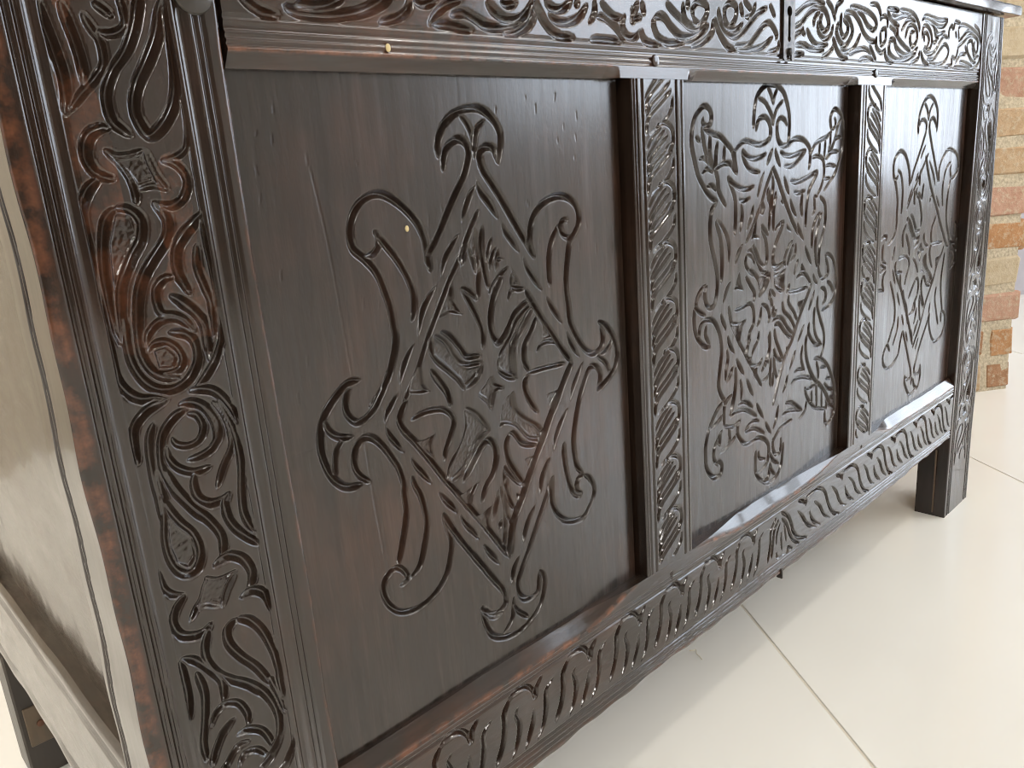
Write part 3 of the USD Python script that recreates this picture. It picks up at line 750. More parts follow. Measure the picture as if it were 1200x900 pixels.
5l 10411,5423 10446,5290
5l 10565,5480 10583,5270 10569,5071
5l 10725,5415 10772,5312
4.5 10278,5248 10283,5116 10305,5060
4 10384,5119 10477,4989 10563,4813 10557,4757
4 10792,5188 10691,5061 10622,4920 10603,4753
4 10986,4956 10845,4866 10742,4738
4l 10177,4950 10345,4790
4 10223,5034 10307,5049 10402,4996
5l 10095,4925 10076,4861
5l 11024,4918 11101,4842 11006,4839
4.5 10685,5285 10669,5197 10742,5124
4 10361,5274 10343,5199 10505,5098
4.5 9288,4720 9361,4754 9440,4745 9421,4684
4.5 9347,4650 9333,4546 9356,4447 9453,4402
4.5 9271,4405 9377,4380 9434,4340 9281,4307
4.5 9464,4303 9391,4248 9376,4153 9427,4047
4l 9723,4595 9682,4491 9652,4408
4l 9664,4308 9733,4188 9787,4079
5 10052,4831 9956,4710 9978,4542
4.5 9826,4429 9901,4497 10040,4501
4.5 9894,4331 10063,4331 10204,4346 10221,4434 10114,4581 10059,4775
4 10235,4330 10222,4219
4.5 9822,4241 9993,4217
5 9940,4191 9956,4064 9996,3979
4.5 10233,4757 10303,4672 10456,4632
4.5 10312,4615 10331,4477
4.5 10533,4816 10564,4711
4.5 10627,4693 10747,4703
4.5 10676,4573 10710,4454
4.5 10865,4552 10872,4411
4.5 10928,4357 11121,4345 11348,4359
4.5 10903,4313 10917,4228 11066,4101 11086,3977
4.5 11126,4510 11294,4479 11404,4418
4.5 11148,4185 11247,4184 11199,4082
4.5 11477,4386 11396,4274 11253,4147 11151,3980 11045,3838 10910,3677 10736,3379 10553,3146 10501,3084
4.5 11849,4686 11888,4485
4.5 11821,4382 11983,4275 12035,4193
4.5 11865,4697 12060,4603 12163,4455
4.5 11736,4281 11871,4214 11872,4114 11784,4025
4.5 11786,4012 11984,4086
4.5 11530,4282 11492,4115 11457,3935 11473,3746 11519,3588 11582,3425
4.5 9777,4380 9759,4305 9831,4173 9996,3979 10141,3748 10328,3456 10493,3134
4 10724,4266 10739,4170 10947,4045 11028,3937
4 10445,4303 10497,4157
4 10355,4108 10407,4158 10529,4141
4 10591,4132 10718,4102 10829,3991 11005,3880
4 10392,4056 10291,3932
4 10639,4019 10848,3868
5 10542,4057 10551,3891 10528,3741
4 10468,4551 10468,4449 10554,4381
4 10757,4645 10748,4507
4.5 9252,4096 9412,4060
4.5 9615,4150 9733,3964 9810,3782 9817,3610 9725,3455 9643,3333
4l 9855,3979 9981,3764
4l 10053,3647 10149,3466
4l 10219,3382 10317,3207
4.5 10114,3402 10059,3271 9995,3095 9808,2994 9642,2985 9523,3070 9497,3180 9554,3271 9633,3301 9713,3203
4 9941,3633 9933,3472 9803,3265
4.5 10129,3399 10206,3265 10362,2991 10486,2755 10483,2668 10378,2656 10310,2709
4.5 11071,3478 11081,3314 11196,3116 11347,3009 11550,3019 11670,3125 11732,3269 11679,3369 11583,3418 11536,3395 11559,3263
4 11275,3826 11254,3657 11339,3455 11442,3246
4.5 11073,3465 10968,3311 10807,3119 10691,2945 10608,2764 10652,2679 10781,2661 10833,2738
4l 11077,3637 11040,3471
4l 10700,3202 10600,3038
4.5 10528,3942 10579,3804 10756,3655
4.5 10495,3759 10483,3630 10309,3590
5 10054,3970 10099,3848 10204,3714 10250,3589
4 10504,3698 10506,3470
4 10583,3672 10597,3478
5 10539,3452 10582,3262
4.5 10174,3719 10297,3462
4 10724,3864 10848,3868
5l 10874,3707 10810,3512
5l 10660,3466 10507,3253
4.5 10399,3371 10483,3209
4.5 10276,2742 10293,2615 10438,2442 10535,2404 10686,2443
4 10547,2653 10515,2548
4.5 10582,2620 10646,2503 10748,2453
4.5 10827,2777 10853,2606 10779,2458 10688,2430
#toprail
7 1145,6871 1197,6823 1273,6776 1365,6762
8 1399,6818 1460,6796 1576,6786 1735,6793 1886,6825 2028,6886 2106,6951
7 1466,6830 1582,6825 1689,6847 1767,6888
6 2212,6915 2193,6853 2115,6803 1982,6769
6 2339,6770 2390,6828 2486,6897 2614,6938
6 2241,6902 2322,6885 2412,6915
6.5 2512,6840 2616,6859 2706,6832 2798,6796 2920,6791 3062,6816 3130,6841
6.5 2362,6783 2483,6786 2594,6773 2685,6749
6.5 2814,6945 2881,6884 2988,6841 3106,6857 3191,6922 3223,6976
6 3245,6926 3196,6836 3084,6774 2953,6750
6 2938,6955 2998,6934 3076,6948
6.5 3258,6979 3284,6911 3354,6831 3461,6773 3623,6751
6 3346,6986 3420,6942 3510,6941 3583,6982 3610,7020
6 3378,6911 3447,6865 3561,6861 3683,6902 3774,6988
6 3680,7011 3658,6966
5.5 3857,7024 3851,6942 3790,6871
6 3926,7022 3998,6967 4086,6927 4166,6932
6 3880,6918 3969,6919 4057,6879 4132,6821 4182,6753
6 3794,6759 3946,6770 4089,6765 4168,6749
5.5 4194,6949 4163,6877 4212,6810 4308,6798 4381,6850
5.5 4395,6859 4407,6811 4462,6765
5 4306,7011 4316,6941 4286,6892
5 4316,6933 4400,6947
g 4266,7016 4334,7005 4330,6942 4286,6900
6 4361,7053 4309,6970 4274,6897
5.5 4408,7057 4434,6961
5.5 4381,6850 4425,6789 4520,6747 4637,6761
5.5 4580,6952 4545,6913 4606,6816 4774,6777 4969,6795
6 4564,6960 4680,6967 4779,6899 4916,6835 5079,6843 5229,6895 5306,6948
5.5 4969,6804 5134,6841 5286,6917
6 5384,6992 5363,6892 5227,6806 5058,6760
6 4718,7071 4818,7013 4921,6964 5063,6905 5211,6913 5269,6985
5.5 5083,6993 5085,7060 5178,7114 5290,7084 5269,7005 5174,6940 5083,6983
5.5 4943,7087 4957,6994 5009,6940 5155,6910
5.5 5015,7111 5012,7045
6 5403,7003 5480,6888 5600,6792 5723,6760
5.5 5463,7086 5482,7008 5560,6922 5703,6873 5828,6905 5957,6985 6109,7089 6265,7142
5.5 5562,7033 5562,7093 5663,7140 5745,7106 5724,7013 5642,6957
5.5 5542,7052 5601,6955 5745,6932 5850,6990
5.5 5808,7151 5850,7041
5.5 5871,7176 5999,7103
5.5 5892,7044 6000,7061 6064,7170
5.5 5723,6802 5936,6816 6067,6896 6200,6989 6313,7017 6432,6936 6433,6881
5.5 5765,6778 5979,6775 6202,6817 6362,6900
5 6311,7177 6405,7076
4.5 6272,6765 6458,6805 6481,6872
5 6741,7112 6857,7155 7013,7227 7216,7269 7385,7254
5.5 6764,7009 6920,7062 7057,7151 7218,7215 7367,7207 7457,7140 7484,7059 7400,7008 7312,7049 7308,7122 7348,7161
5 7426,7293 7538,7238 7611,7150 7624,7113
5 7246,7091 7272,6992 7404,6934 7533,6977 7582,7073
5 6942,7019 6943,6975 6995,6951
5 6759,6895 6825,6951 6943,6984
5.5 7023,7006 7108,6929 7237,6871 7473,6881
5.5 6809,6853 6968,6860 7113,6829 7389,6826
5.5 6792,6772 6972,6774
5.5 7590,6961 7607,6877 7478,6796 7349,6764
5.5 7602,6952 7676,6851 7796,6779 7938,6759
5 7165,7041 7182,7114 7284,7175
5.5 7802,7322 7670,7265 7621,7169
5.5 7703,7109 7665,7012 7739,6930 7858,6887 7971,6951 8035,7041 7955,7143 7835,7192
5.5 7765,7197 7753,7055 7828,6973 7917,7025 7911,7102 7815,7144
5.5 7856,7213 8044,7216 8196,7138 8303,7045 8462,6973 8645,6961
5 7767,6855 7933,6832 8096,6887 8231,7022
5 7982,6809 8171,6861 8369,6878 8527,6834
5 8229,6763 8429,6789 8586,6769
5.5 7968,7277 8184,7273 8409,7250 8567,7200 8626,7133 8554,7079 8396,7120 8263,7210 8137,7251
5 8451,7336 8631,7334 8718,7260 8723,7210
5 8639,7012 8650,6910 8789,6853 8893,6899
5 8467,6923 8551,6855 8652,6771
5 8738,7078 8746,7007 8780,6936 8882,6992 8869,7106 8738,7078
5 8726,7190 8801,7235 8910,7221 8922,7119
5.5 8898,7323 8992,7226 9167,7164 9253,7158
5.5 8912,7324 9232,7320
5 9043,7261 9242,7242
5 8974,7142 9117,7109 9210,7050 9366,6961
5 8894,6888 8901,6826 9020,6755 9133,6753
5.5 9000,6924 9019,6999 9130,7004 9197,6922 9383,6831
5 8970,6944 9010,6840 9214,6793 9417,6800
5 9031,7262 9193,7243 9407,7282 9602,7299
5 9263,7332 9541,7331 9719,7291 9834,7205 9860,7132
5 8922,7299 8981,7235 9176,7167 9234,7029
5 9319,7114 9471,7225 9609,7254 9728,7230
5 9440,7039 9509,7155 9646,7194 9771,7138 9786,7034 9681,6956 9587,7004 9602,7098 9714,7125
5 9072,7141 9190,7057 9394,6964 9602,6900
5 9117,6993 9235,6917 9466,6853 9691,6882 9828,6951
5 8986,6977 9026,6858 9250,6794 9556,6814 9779,6885
5 9008,7008 9117,6993
5 9894,6911 9847,6824 9623,6753
5 9924,6912 10031,6808 10195,6747
4.5 9930,7263 10042,7317 10258,7315 10515,7298 10775,7320
4.5 10017,7279 10234,7270 10431,7228 10657,7235 10778,7303
4.5 9961,7063 9972,7181 10090,7209 10224,7141 10274,7034 10195,6944 10036,6970
4.5 10028,7023 10014,7108 10103,7124 10177,7052 10128,6974
4.5 10142,7265 10305,7221 10386,7116 10490,7077
4.5 10373,7192 10480,7132 10701,7176
4.5 10305,7036 10400,7040 10482,7121
4.5 10011,6937 10203,6890 10387,6929 10530,7035 10679,7119 10815,7104
4.5 10150,6833 10370,6840 10517,6923 10666,7007 10763,7022 10862,6947 10765,6830 10542,6778 10221,6780
4.5 10851,7094 10834,7183 10922,7256 10997,7226 11050,7308 11225,7307
4.5 11172,7224 11232,7100 11398,7166 11567,7233 11831,7235
4.5 11169,7235 11301,7289 11557,7280 11956,7194 12061,7077
4.5 11180,7005 11382,7072 11548,7150 11728,7183 11931,7132 11959,7012 11893,6961 11798,7042 11822,7103
4.5 11072,7196 11123,7118
4.5 10992,6894 11136,6876 11213,7018
4.5 11534,7043 11592,6950 11762,6860 11921,6840
4.5 11529,7067 11707,7110 11768,7005 11868,6900 12017,6929
4.5 11461,7040 11518,6948 11306,6917 11147,6818
4.5 11287,6834 11506,6828 11778,6787
4.5 11090,6752 11452,6737 11825,6752 12037,6843 12109,7043
4.5 10977,6882 10995,6790 10782,6739
4 11774,7316 11983,7243 12098,7091
#botunit
5.5 5142,2036 5079,1944 5071,1818 5033,1682 4957,1553
5.5l 5236,1930 5194,1872 5224,1749 5185,1611 5116,1488
5.5l 5387,1821 5367,1707 5311,1586 5260,1492
5.5l 5634,1973 5536,1902 5520,1752 5477,1612 5388,1494
5.5 5133,2029 5195,2057 5319,2051 5390,1988 5416,1914 5435,1989 5497,2052
#palmette
5 6524,2028 6415,1907 6400,1740 6348,1556
5 6581,1986 6490,1889 6456,1717 6431,1573
4l 6629,1948 6547,1825 6531,1687
4l 6641,1830 6645,1693 6664,1560
4l 6696,1912 6729,1785 6758,1637
5 6647,1977 6755,1869 6838,1711 6921,1604 7067,1481
5.5 6636,2053 6792,1948 6874,1813 6917,1712 7042,1588 7252,1494
4.5 6533,1603 6573,1513 6709,1457 6786,1499 6803,1566 6905,1488
#palmette2
5.5l 6999,1945 7114,1834 7222,1707 7331,1622 7517,1537
#rightunit
5.5 8861,2047 8973,1992 9020,1927
5.5 9020,1927 9027,2006 9126,2029 9274,2030 9397,1936 9476,1755 9547,1631 9635,1545 9734,1489
5.5l 9085,1835 9120,1736 9192,1635 9341,1531
5.5l 9162,1920 9300,1789 9391,1647 9546,1523
5.5l 9534,1960 9654,1823 9723,1688 9816,1584 9915,1546
"""
CV, cur = {}, None
for ln in CURVES.split('\n'):
    ln = ln.strip()
    if not ln: continue
    if ln[0] == '#': cur = CV.setdefault(ln[1:], []); continue
    a = ln.split()
    CV[list(CV)[-1]].append((a[0], np.array([[float(t) for t in q.split(',')] for q in a[1:]]) * 1e-4))

def smooth_curve(P, step=0.0005):
    """Catmull-Rom through the points, evenly sampled"""
    if len(P) > 2:
        Q = np.vstack([2 * P[0] - P[1], P, 2 * P[-1] - P[-2]])
        out = []
        for i in range(1, len(Q) - 2):
            p0, p1, p2, p3 = Q[i - 1:i + 3]
            t = np.linspace(0, 1, 12, endpoint=False)[:, None]
            out.append(0.5 * (2 * p1 + (p2 - p0) * t + (2 * p0 - 5 * p1 + 4 * p2 - p3) * t**2 + (3 * p1 - p0 - 3 * p2 + p3) * t**3))
        P = np.vstack(out + [P[-1:]])
    s = np.r_[0, np.cumsum(np.hypot(*np.diff(P, axis=0).T))]
    n = max(3, int(s[-1] / step))
    t = np.linspace(0, s[-1], n)
    return np.c_[np.interp(t, s, P[:, 0]), np.interp(t, s, P[:, 1])], t, s[-1]

def carve(X, Z, H, curves, kd=0.8):
    """cuts the gouge lines and the sunk grounds into the height field H (depth in metres)"""
    x0, z0 = X[0].min(), Z[:, 0].min()
    for kind, P in curves:
        if kind == 'g':
            if len(P) < 3: continue
            pg = Polygon(P).buffer(0)
            if pg.is_empty: continue
            a, b, c, d = pg.bounds
            sel = (X > a - .001) & (X < c + .001) & (Z > b - .001) & (Z < d + .001)
            if not sel.any(): continue
            px, pz = X[sel], Z[sel]
            ins = shapely.contains_xy(pg, px, pz)
            dist = shapely.distance(shapely.points(px, pz), pg.exterior if pg.geom_type == 'Polygon' else pg.boundary)
            t = np.clip(dist / 0.0016, 0, 1)
            dep = np.where(ins, 0.0027 * t * t * (3 - 2 * t), 0)
            st = meshkit.noise(np.c_[px, pz, 0 * px] * 820.0, 5)
            dep = dep + np.where(ins, t * 0.0005 * st, 0)
            H[sel] = np.maximum(H[sel], dep)
            continue
        lens = kind.endswith('l')
        w = float(kind.rstrip('l')) * 1e-3
        S, s, L = smooth_curve(P)
        if lens: ww = w * np.clip(np.sin(np.pi * s / L), 0.02, 1) ** 0.6
        else:
            tp = min(0.009, L * 0.4)
            e = np.clip(np.minimum(s, L - s) / tp, 0, 1)
            ww = w * (0.28 + 0.72 * np.sqrt(e * (2 - e)))
        ww = ww * (0.9 + 0.22 * meshkit.noise(np.c_[S * 60, 0 * s], 3))
        a, b = S.min(0) - w, S.max(0) + w
        sel = (X > a[0]) & (X < b[0]) & (Z > a[1]) & (Z < b[1])
        if not sel.any(): continue
        d, i = cKDTree(S).query(np.c_[X[sel], Z[sel]], distance_upper_bound=w)
        ok = np.isfinite(d)
        i = np.where(ok, i, 0)
        q = np.where(ok, d / (0.5 * ww[i]), 9)
        dep = np.where(q < 1, kd * ww[i] * (1 - np.clip(q, 0, 1) ** 1.35), 0)
        # a slightly rounded shoulder beside the cut
        H[sel] = np.maximum(H[sel], dep)
    return H

def relief(X, Z, amp=0.00035, seed=1, sx=22.0, sz=14.0):
    return amp * (meshkit.fbm(np.stack([X * sx, Z * sz, 0 * X + seed], -1), 3, seed) - 0.5) * 2

def solid(X, Z, H, back, skip=()):
    """front sheet y = H over the grid (rows go up in z), skirts and back: one closed board"""
    nz, nx = X.shape
    V = [np.stack([X, H, Z], -1).reshape(-1, 3)]
    idx = np.arange(nz * nx).reshape(nz, nx)
    a, b, c, d = idx[:-1, :-1].ravel(), idx[:-1, 1:].ravel(), idx[1:, 1:].ravel(), idx[1:, :-1].ravel()
    F = [np.c_[a, b, c], np.c_[a, c, d]]
    n = nz * nx
    P = V[0]
    for side, line, flip in (('b', idx[0], True), ('t', idx[-1], False), ('l', idx[:, 0], False), ('r', idx[:, -1], True)):
        if side in skip: continue
        f = P[line]; g = f.copy(); g[:, 1] = back
        k = len(line)
        V += [f, g]
        i = n + np.arange(k - 1)
        q1, q2 = np.c_[i, i + 1, i + 1 + k], np.c_[i, i + 1 + k, i + k]
        if flip: q1, q2 = q1[:, ::-1], q2[:, ::-1]
        F += [q1, q2]; n += 2 * k
    L, R = P[idx[:, 0]].copy(), P[idx[:, -1]].copy()
    L[:, 1] = back; R[:, 1] = back
    V += [L, R]
    i = n + np.arange(nz - 1)
    F += [np.c_[i, i + nz, i + 1 + nz][:, ::-1], np.c_[i, i + 1 + nz, i + 1][:, ::-1]]
    return np.vstack(V), np.vstack(F), nz * nx

def grid(xl, xr, zb, zt, step):
    """a grid between the left and right edges (functions of z) and the bottom and top edges (functions of x)"""
    f = lambda g: g if callable(g) else (lambda t: np.full(np.shape(t), g, float))
    xl, xr, zb, zt = map(f, (xl, xr, zb, zt))
    xm = (np.mean(xl(np.array([0.4]))), np.mean(xr(np.array([0.4]))))
    zz = (float(np.mean(zb(np.array(xm)))), float(np.mean(zt(np.array(xm)))))
    nx, nz = int((xm[1] - xm[0]) / step) + 2, int((zz[1] - zz[0]) / step) + 2
    s, t = np.linspace(0, 1, nx)[None, :], np.linspace(0, 1, nz)[:, None]
    Z = zz[0] + (zz[1] - zz[0]) * t + 0 * s
    X = xl(Z) + (xr(Z) - xl(Z)) * s
    Z = zb(X) + (zt(X) - zb(X)) * t
    return X, Z
def vgroove(t, c, w, d):
    q = np.abs(t - c) / (w / 2)
    return np.where(q < 1, d * (1 - q ** 1.4), 0)
def cove(t, c, w, d):
    q = np.abs(t - c) / (w / 2)
    return np.where(q < 1, d * (1 - q ** 2.2), 0)
def interp(px, pz):
    px, pz = np.array(px), np.array(pz)
    o = np.argsort(pz)
    return lambda z: np.interp(z, pz[o], px[o])
def padwear(n, w):
    r = np.zeros(n); r[:len(w)] = w; return r

# ------------------------------------------------------------------ the chest
chest = thing('carved_chest', 'dark carved oak chest with three panels standing on the pale tiled floor', 'chest', (0.65, 0.28, 0.0))
TOPZ = 0.7475
PANEL_Y = 0.012

# left post (front stile and leg in one)
xr_L = interp([.1030, .1027, .1018, .1015, .1007, .1021, .1028, .1033, .1025, .1036, .104], [.75, .677, .659, .634, .558, .461, .413, .358, .294, .237, 0])
xl_L = lambda z: 0.0006 * np.sin(np.asarray(z) * 37) + 0.0004 * np.sin(np.asarray(z) * 91)
X, Z = grid(xl_L, xr_L, 0.0, TOPZ, 0.00068)
T = X
H = relief(X, Z, 0.0004, 2)
e = np.clip((0.0022 - (X - xl_L(Z))) / 0.0022, 0, 1); H += 0.0016 * e * e          # rubbed arris
e = np.clip((0.0018 - (xr_L(Z) - X)) / 0.0018, 0, 1); H += 0.0013 * e * e
for c, w, d in ((.0108, .0030, .0016), (.0146, .0034, .0018), (.0902, .0026, .0013), (.0937, .0026, .0013)): H = np.maximum(H, vgroove(T, c, w, d))
H = np.maximum(H, cove(T, .0200, .0066, .0016))
H = np.maximum(H, cove(T, .0835, .0066, .0016))
band = np.clip(np.minimum(T - .0232, .0782 - T) / 0.0012, 0, 1)
H = np.maximum(H, vgroove(T, .0240, .0024, .0011)); H = np.maximum(H, vgroove(T, .0776, .0024, .0011))
LS = CV['lstile']
def remap(curves, zs, zt, fx, zmin=-9, zmax=9):
    out = []
    for k, P in curves:
        if P[:, 1].mean() < zmin or P[:, 1].mean() > zmax: continue
        o = np.argsort(zs)
        z = np.interp(P[:, 1], np.array(zs)[o], np.array(zt)[o], left=np.nan, right=np.nan)
        lo, hi = o[0], o[-1]
        z = np.where(P[:, 1] < zs[lo], zt[lo] + (P[:, 1] - zs[lo]) * (zt[o[1]] - zt[lo]) / (zs[o[1]] - zs[lo]), z)
        z = np.where(P[:, 1] > zs[hi], zt[hi] + (P[:, 1] - zs[hi]) * (zt[hi] - zt[o[-2]]) / (zs[hi] - zs[o[-2]]), z)
        out.append((k, np.c_[fx(P[:, 0]), z]))
    return out
ident = lambda x: x
low = remap(LS, [.27, .388, .5], [.035, .14, .232], ident, .262, .47)          # the same scrolls go on down the leg
high = remap(LS, [.27, .388], [.735, .668], lambda x: .101 - x, .2, .30)
clipx = lambda cs, a, b: [(k, np.c_[np.clip(P[:, 0], a, b), P[:, 1]]) for k, P in cs]
Hc = carve(X, Z, np.zeros_like(X), clipx(LS + [c for c in low if c[1][:, 1].max() < .226] , .0225, .0785), 0.66)
H = np.maximum(H, Hc * np.clip(band * 1.5, 0, 1))
V, F, n = solid(X, Z, H, 0.055, skip=('l',))
w = np.zeros_like(X); w += np.clip((0.009 - X) / 0.004, 0, 1) * 0.6
w += np.clip(1 - np.abs(xr_L(Z) - X) / 0.003, 0, 1) * 0.6
w += 0.35 * np.clip((Z - .46) / .1, 0, 1) * (meshkit.noise(np.stack([X * 60, Z * 30, 0 * X], -1), 4) > .55) * np.clip(band, 0, 1)
# the post's end face with its moulded line
Zs, Ys = np.meshgrid(np.linspace(0, TOPZ, 500), np.linspace(0.0016, 0.055, 60), indexing='ij')
yl = np.interp(Zs, [0, .28, .32, .37, .44, .475, .54, .61, .75], [.045, .045, .043, .039, .033, .031, .029, .027, .026])
D = xl_L(Zs) + vgroove(Ys, yl, .0040, .0030) + vgroove(Ys, yl + .0052, .0040, .0030) + relief(Ys, Zs, .0003, 9)
ns = Zs.shape
id2 = np.arange(Zs.size).reshape(ns)
a, b, c, d = id2[:-1, :-1].ravel(), id2[:-1, 1:].ravel(), id2[1:, 1:].ravel(), id2[1:, :-1].ravel()
side = (np.stack([D, Ys, Zs], -1).reshape(-1, 3), np.vstack([np.c_[a, c, b], np.c_[a, d, c]]))
post = cat((V, F), side)
p_post = obj('stile', post, W_S, chest, smooth=True, wear=padwear(len(post[0]), w.ravel()))
obj('peg', cyl(.0095, -0.0008, 0.02, .0915, .683, dome=.0012), W_D, p_post)

# right post
thin = lambda cs: [(k if k == 'g' else '%.1f' % (float(k.rstrip('l')) * .75), P) for k, P in cs]
xl_R = interp([1.2075, 1.2105, 1.2075, 1.204, 1.201, 1.1955, 1.1925], [.75, .66, .55, .46, .29, .12, 0])
xr_R = interp([1.2975, 1.305, 1.308, 1.307, 1.306, 1.300, 1.2985], [.75, .652, .533, .36, .21, .12, 0])
X, Z = grid(xl_R, xr_R, 0.0, TOPZ, 0.0010)
T = (X - xl_R(Z)) / (xr_R(Z) - xl_R(Z)) * 0.102
H = relief(X, Z, 0.0004, 12)
e = np.clip((0.002 - T) / 0.002, 0, 1); H += 0.0015 * e * e
e = np.clip((0.003 - (0.102 - T)) / 0.003, 0, 1); H += 0.002 * e * e
for c, w_, d in ((.008, .003, .0014), (.0120, .003, .0014), (.0900, .003, .0014), (.0940, .003, .0014)): H = np.maximum(H, vgroove(T, c, w_, d))
H = np.maximum(H, cove(T, .0175, .005, .0013)); H = np.maximum(H, cove(T, .0840, .005, .0013))
fx = lambda x: 0.1025 - x            # the mirror image of the left post, in post coordinates
RC = remap(LS, [.2, .27, .388, .5, .598, .62], [.212, .274, .369, .497, .62, .635], fx, .262, .607)
RC += remap([c for c in LS if c[1][:, 1].max() < .512], [.27, .388, .5], [.057, .167, .274], fx, .30, .52)
RC += remap(LS, [.27, .388], [.715, .62], fx, .2, .375)
H2 = carve(T, Z, np.zeros_like(X), thin(clipx([c for c in RC if c[1][:, 1].max() < .728], .0225, .0795)), 0.38)
H = np.maximum(H, H2 * np.clip(np.minimum(T - .020, .082 - T) / .001, 0, 1))
V, F, n = solid(X, Z, H, 0.045)
p_right = obj('stile', (V, F), W_S, chest, smooth=True, wear=np.zeros(len(V)))
obj('split', bx(1.1902, 1.1940, .0170, .0188, .006, .112, .0004), W_P, p_right, label='pale split down the inner face of the leg')

# top rail
def taper(x, spans):
    r = np.zeros_like(x)
    for a, b, c, d in spans:
        r = np.maximum(r, np.clip((x - a) / max(b - a, 1e-6), 0, 1) * np.clip((d - x) / max(d - c, 1e-6), 0, 1))
    return r
X, Z = grid(.1052, lambda z: xl_R(z) - .0006, .6512, TOPZ, 0.0010)
H = relief(X, Z, 0.0004, 21, 14, 20) + 0.0012
for c, w_, d in ((.6620, .0026, .0014), (.6655, .0028, .0015), (.6745, .0028, .0013)): H = np.maximum(H, vgroove(Z, c, w_, d) + .0012)
H = np.maximum(H, cove(Z, .6700, .0060, .0014) + .0012)
c = taper(X, ((.09, .10, .398, .411), (.500, .515, .808, .822), (.911, .926, 1.30, 1.31)))
ch = np.clip((.6592 - Z) / .0078, 0, 1) * c
Hc = carve(X, Z, np.zeros_like(X), [(k, np.c_[P[:, 0], np.maximum(P[:, 1], .6762)]) for k, P in CV['toprail']], 0.68)
hx, hz = X - .664, Z
plate = (np.abs(hx) < .012)
H = np.maximum(H, np.where(plate, 0, Hc) + .0012 * (Hc > 0))
key = ((np.hypot(hx, Z - .7135) < .0050) | ((np.abs(hx) < .0024) & (Z > .688) & (Z < .7135)) | (np.hypot(hx, Z - .690) < .0032))
H = np.where(key, .014, H)
H = H + ch * 0.0062
e = np.clip(1 - np.abs(Z - .6596) / .0016, 0, 1) * c
w = e * 1.0 + .25 * np.clip(1 - np.abs(X - .27) / .25, 0, 1) * (Z > .6605)
V, F, n = solid(X, Z, H, 0.040)
p_top = obj('top_rail', (V, F), W_H, chest, smooth=True, wear=padwear(len(V), np.clip(w, 0, 1).ravel()))
for x, z in ((.456, .6645), (.867, .6635)):
    obj('peg', cyl(.0046, 0.0004, 0.02, x, z, dome=.0005), W_H, p_top)
# lock plate with keyhole and nail
pl = Polygon([(-.0105, .7465), (.0105, .7465), (.0105, .6725), (.0085, .6705), (.0055, .6705), (.0045, .678), (.002, .682), (-.002, .682), (-.0045, .678), (-.0055, .6705), (-.0085, .6705), (-.0105, .6725)])
pl = pl.union(Point(0, .6795).buffer(.0042))
hole = Point(0, .7135).buffer(.0047).union(sbox(-.0022, .689, .0022, .7135)).union(Point(0, .690).buffer(.0030))
ex = trimesh.creation.extrude_polygon(pl.difference(hole), .0016, engine='earcut')
v = np.array(ex.vertices); v = np.c_[v[:, 0] + .664, 0.0006 - v[:, 2], v[:, 1]]
p_lock = obj('lock_plate', (v, np.array(ex.faces)), IRON, chest, smooth=False, label='narrow iron lock plate with a keyhole')
obj('nail', cyl(.0032, -.0032, .002, .664, .6785, n=14, dome=.0008), IRON, p_lock)

# bottom rail
zb_B = lambda x: np.interp(x, [.1, .2, .281, .45, .53, .62, .72, .85, .96, 1.07, 1.19], [.128, .127, .1265, .129, .1265, .1285, .1275, .1265, .1275, .131, .1335]) + .0007 * np.sin(x * 140) + .0006 * np.sin(x * 61)
zt_B = lambda x: .2300 + .0006 * np.sin(x * 33)
X, Z = grid(.1050, lambda z: xl_R(z) - .0006, zb_B, zt_B, 0.0008)
H = relief(X, Z, 0.0003, 31, 10, 24) + .0006
for c_, w_, d in ((.2160, .0024, .0010), (.2125, .0022, .0008), (.2085, .0030, .0014), (.1475, .0030, .0013), (.1435, .0030, .0012), (.1385, .0030, .0012), (.1340, .0026, .0010)):
    H = np.maximum(H, vgroove(Z, c_ + .0006 * np.sin(X * 9), w_, d) + .0006)
e = np.clip((zb_B(X) + .004 - Z) / .004, 0, 1); H += .0035 * e * e
UN = CV['botunit']; PAL = CV['palmette']
HL = [.0680, .1340, .1989, .2660, .3319, .4004, .4656, .5308, .5961]
HR = [.7167, .8100, .8959, .9709, 1.0471, 1.1141, 1.178]
BC = []
for x in HL: BC += [(k, np.c_[P[:, 0] - .5319 + x, P[:, 1]]) for k, P in UN]
RU, RU0 = CV['rightunit'], .9010
for i, x in enumerate(HR):
    sc = ((HR + [1.255])[i + 1] - x) / .0765
    BC += [(k, np.c_[(P[:, 0] - RU0) * sc + x + .004, P[:, 1]]) for k, P in RU]
BC = [c_ for c_ in BC if not (c_[1][:, 0].min() > .618 and c_[1][:, 0].max() < .706) and c_[1][:, 0].max() > .11 and c_[1][:, 0].min() < 1.188]
BC += PAL + CV['palmette2']
BC = [(k, np.c_[P[:, 0], np.clip(P[:, 1], .1505, .2065)]) for k, P in BC]
H = np.maximum(H, carve(X, Z, np.zeros_like(X), BC, 0.85))
H = np.maximum(H, carve(X, Z, np.zeros_like(X), [('4', np.array([[.4585, .221], [.459, .2135]])), ('4', np.array([[.866, .2225], [.8665, .2165]]))], 1.0))
c = taper(X, ((.09, .10, .34, .418), (.487, .60, .71, .822), (.895, .97, 1.30, 1.31)))
c = c * c * (3 - 2 * c)
zc = zt_B(X) - .0128 * c + .0005 * np.sin(X * 71)
ch = np.clip((Z - zc) / .0128, 0, 1) * (c > 0)
H = H * (1 - .8 * np.clip(ch * 4, 0, 1)) + ch * .0088
w = np.clip(1 - np.abs(Z - zc) / .0035, 0, 1) * np.clip(c * 3, 0, 1) + .4 * np.clip(1 - np.abs(Z - zb_B(X) - .003) / .006, 0, 1)
V, F, n = solid(X, Z, H, 0.032)
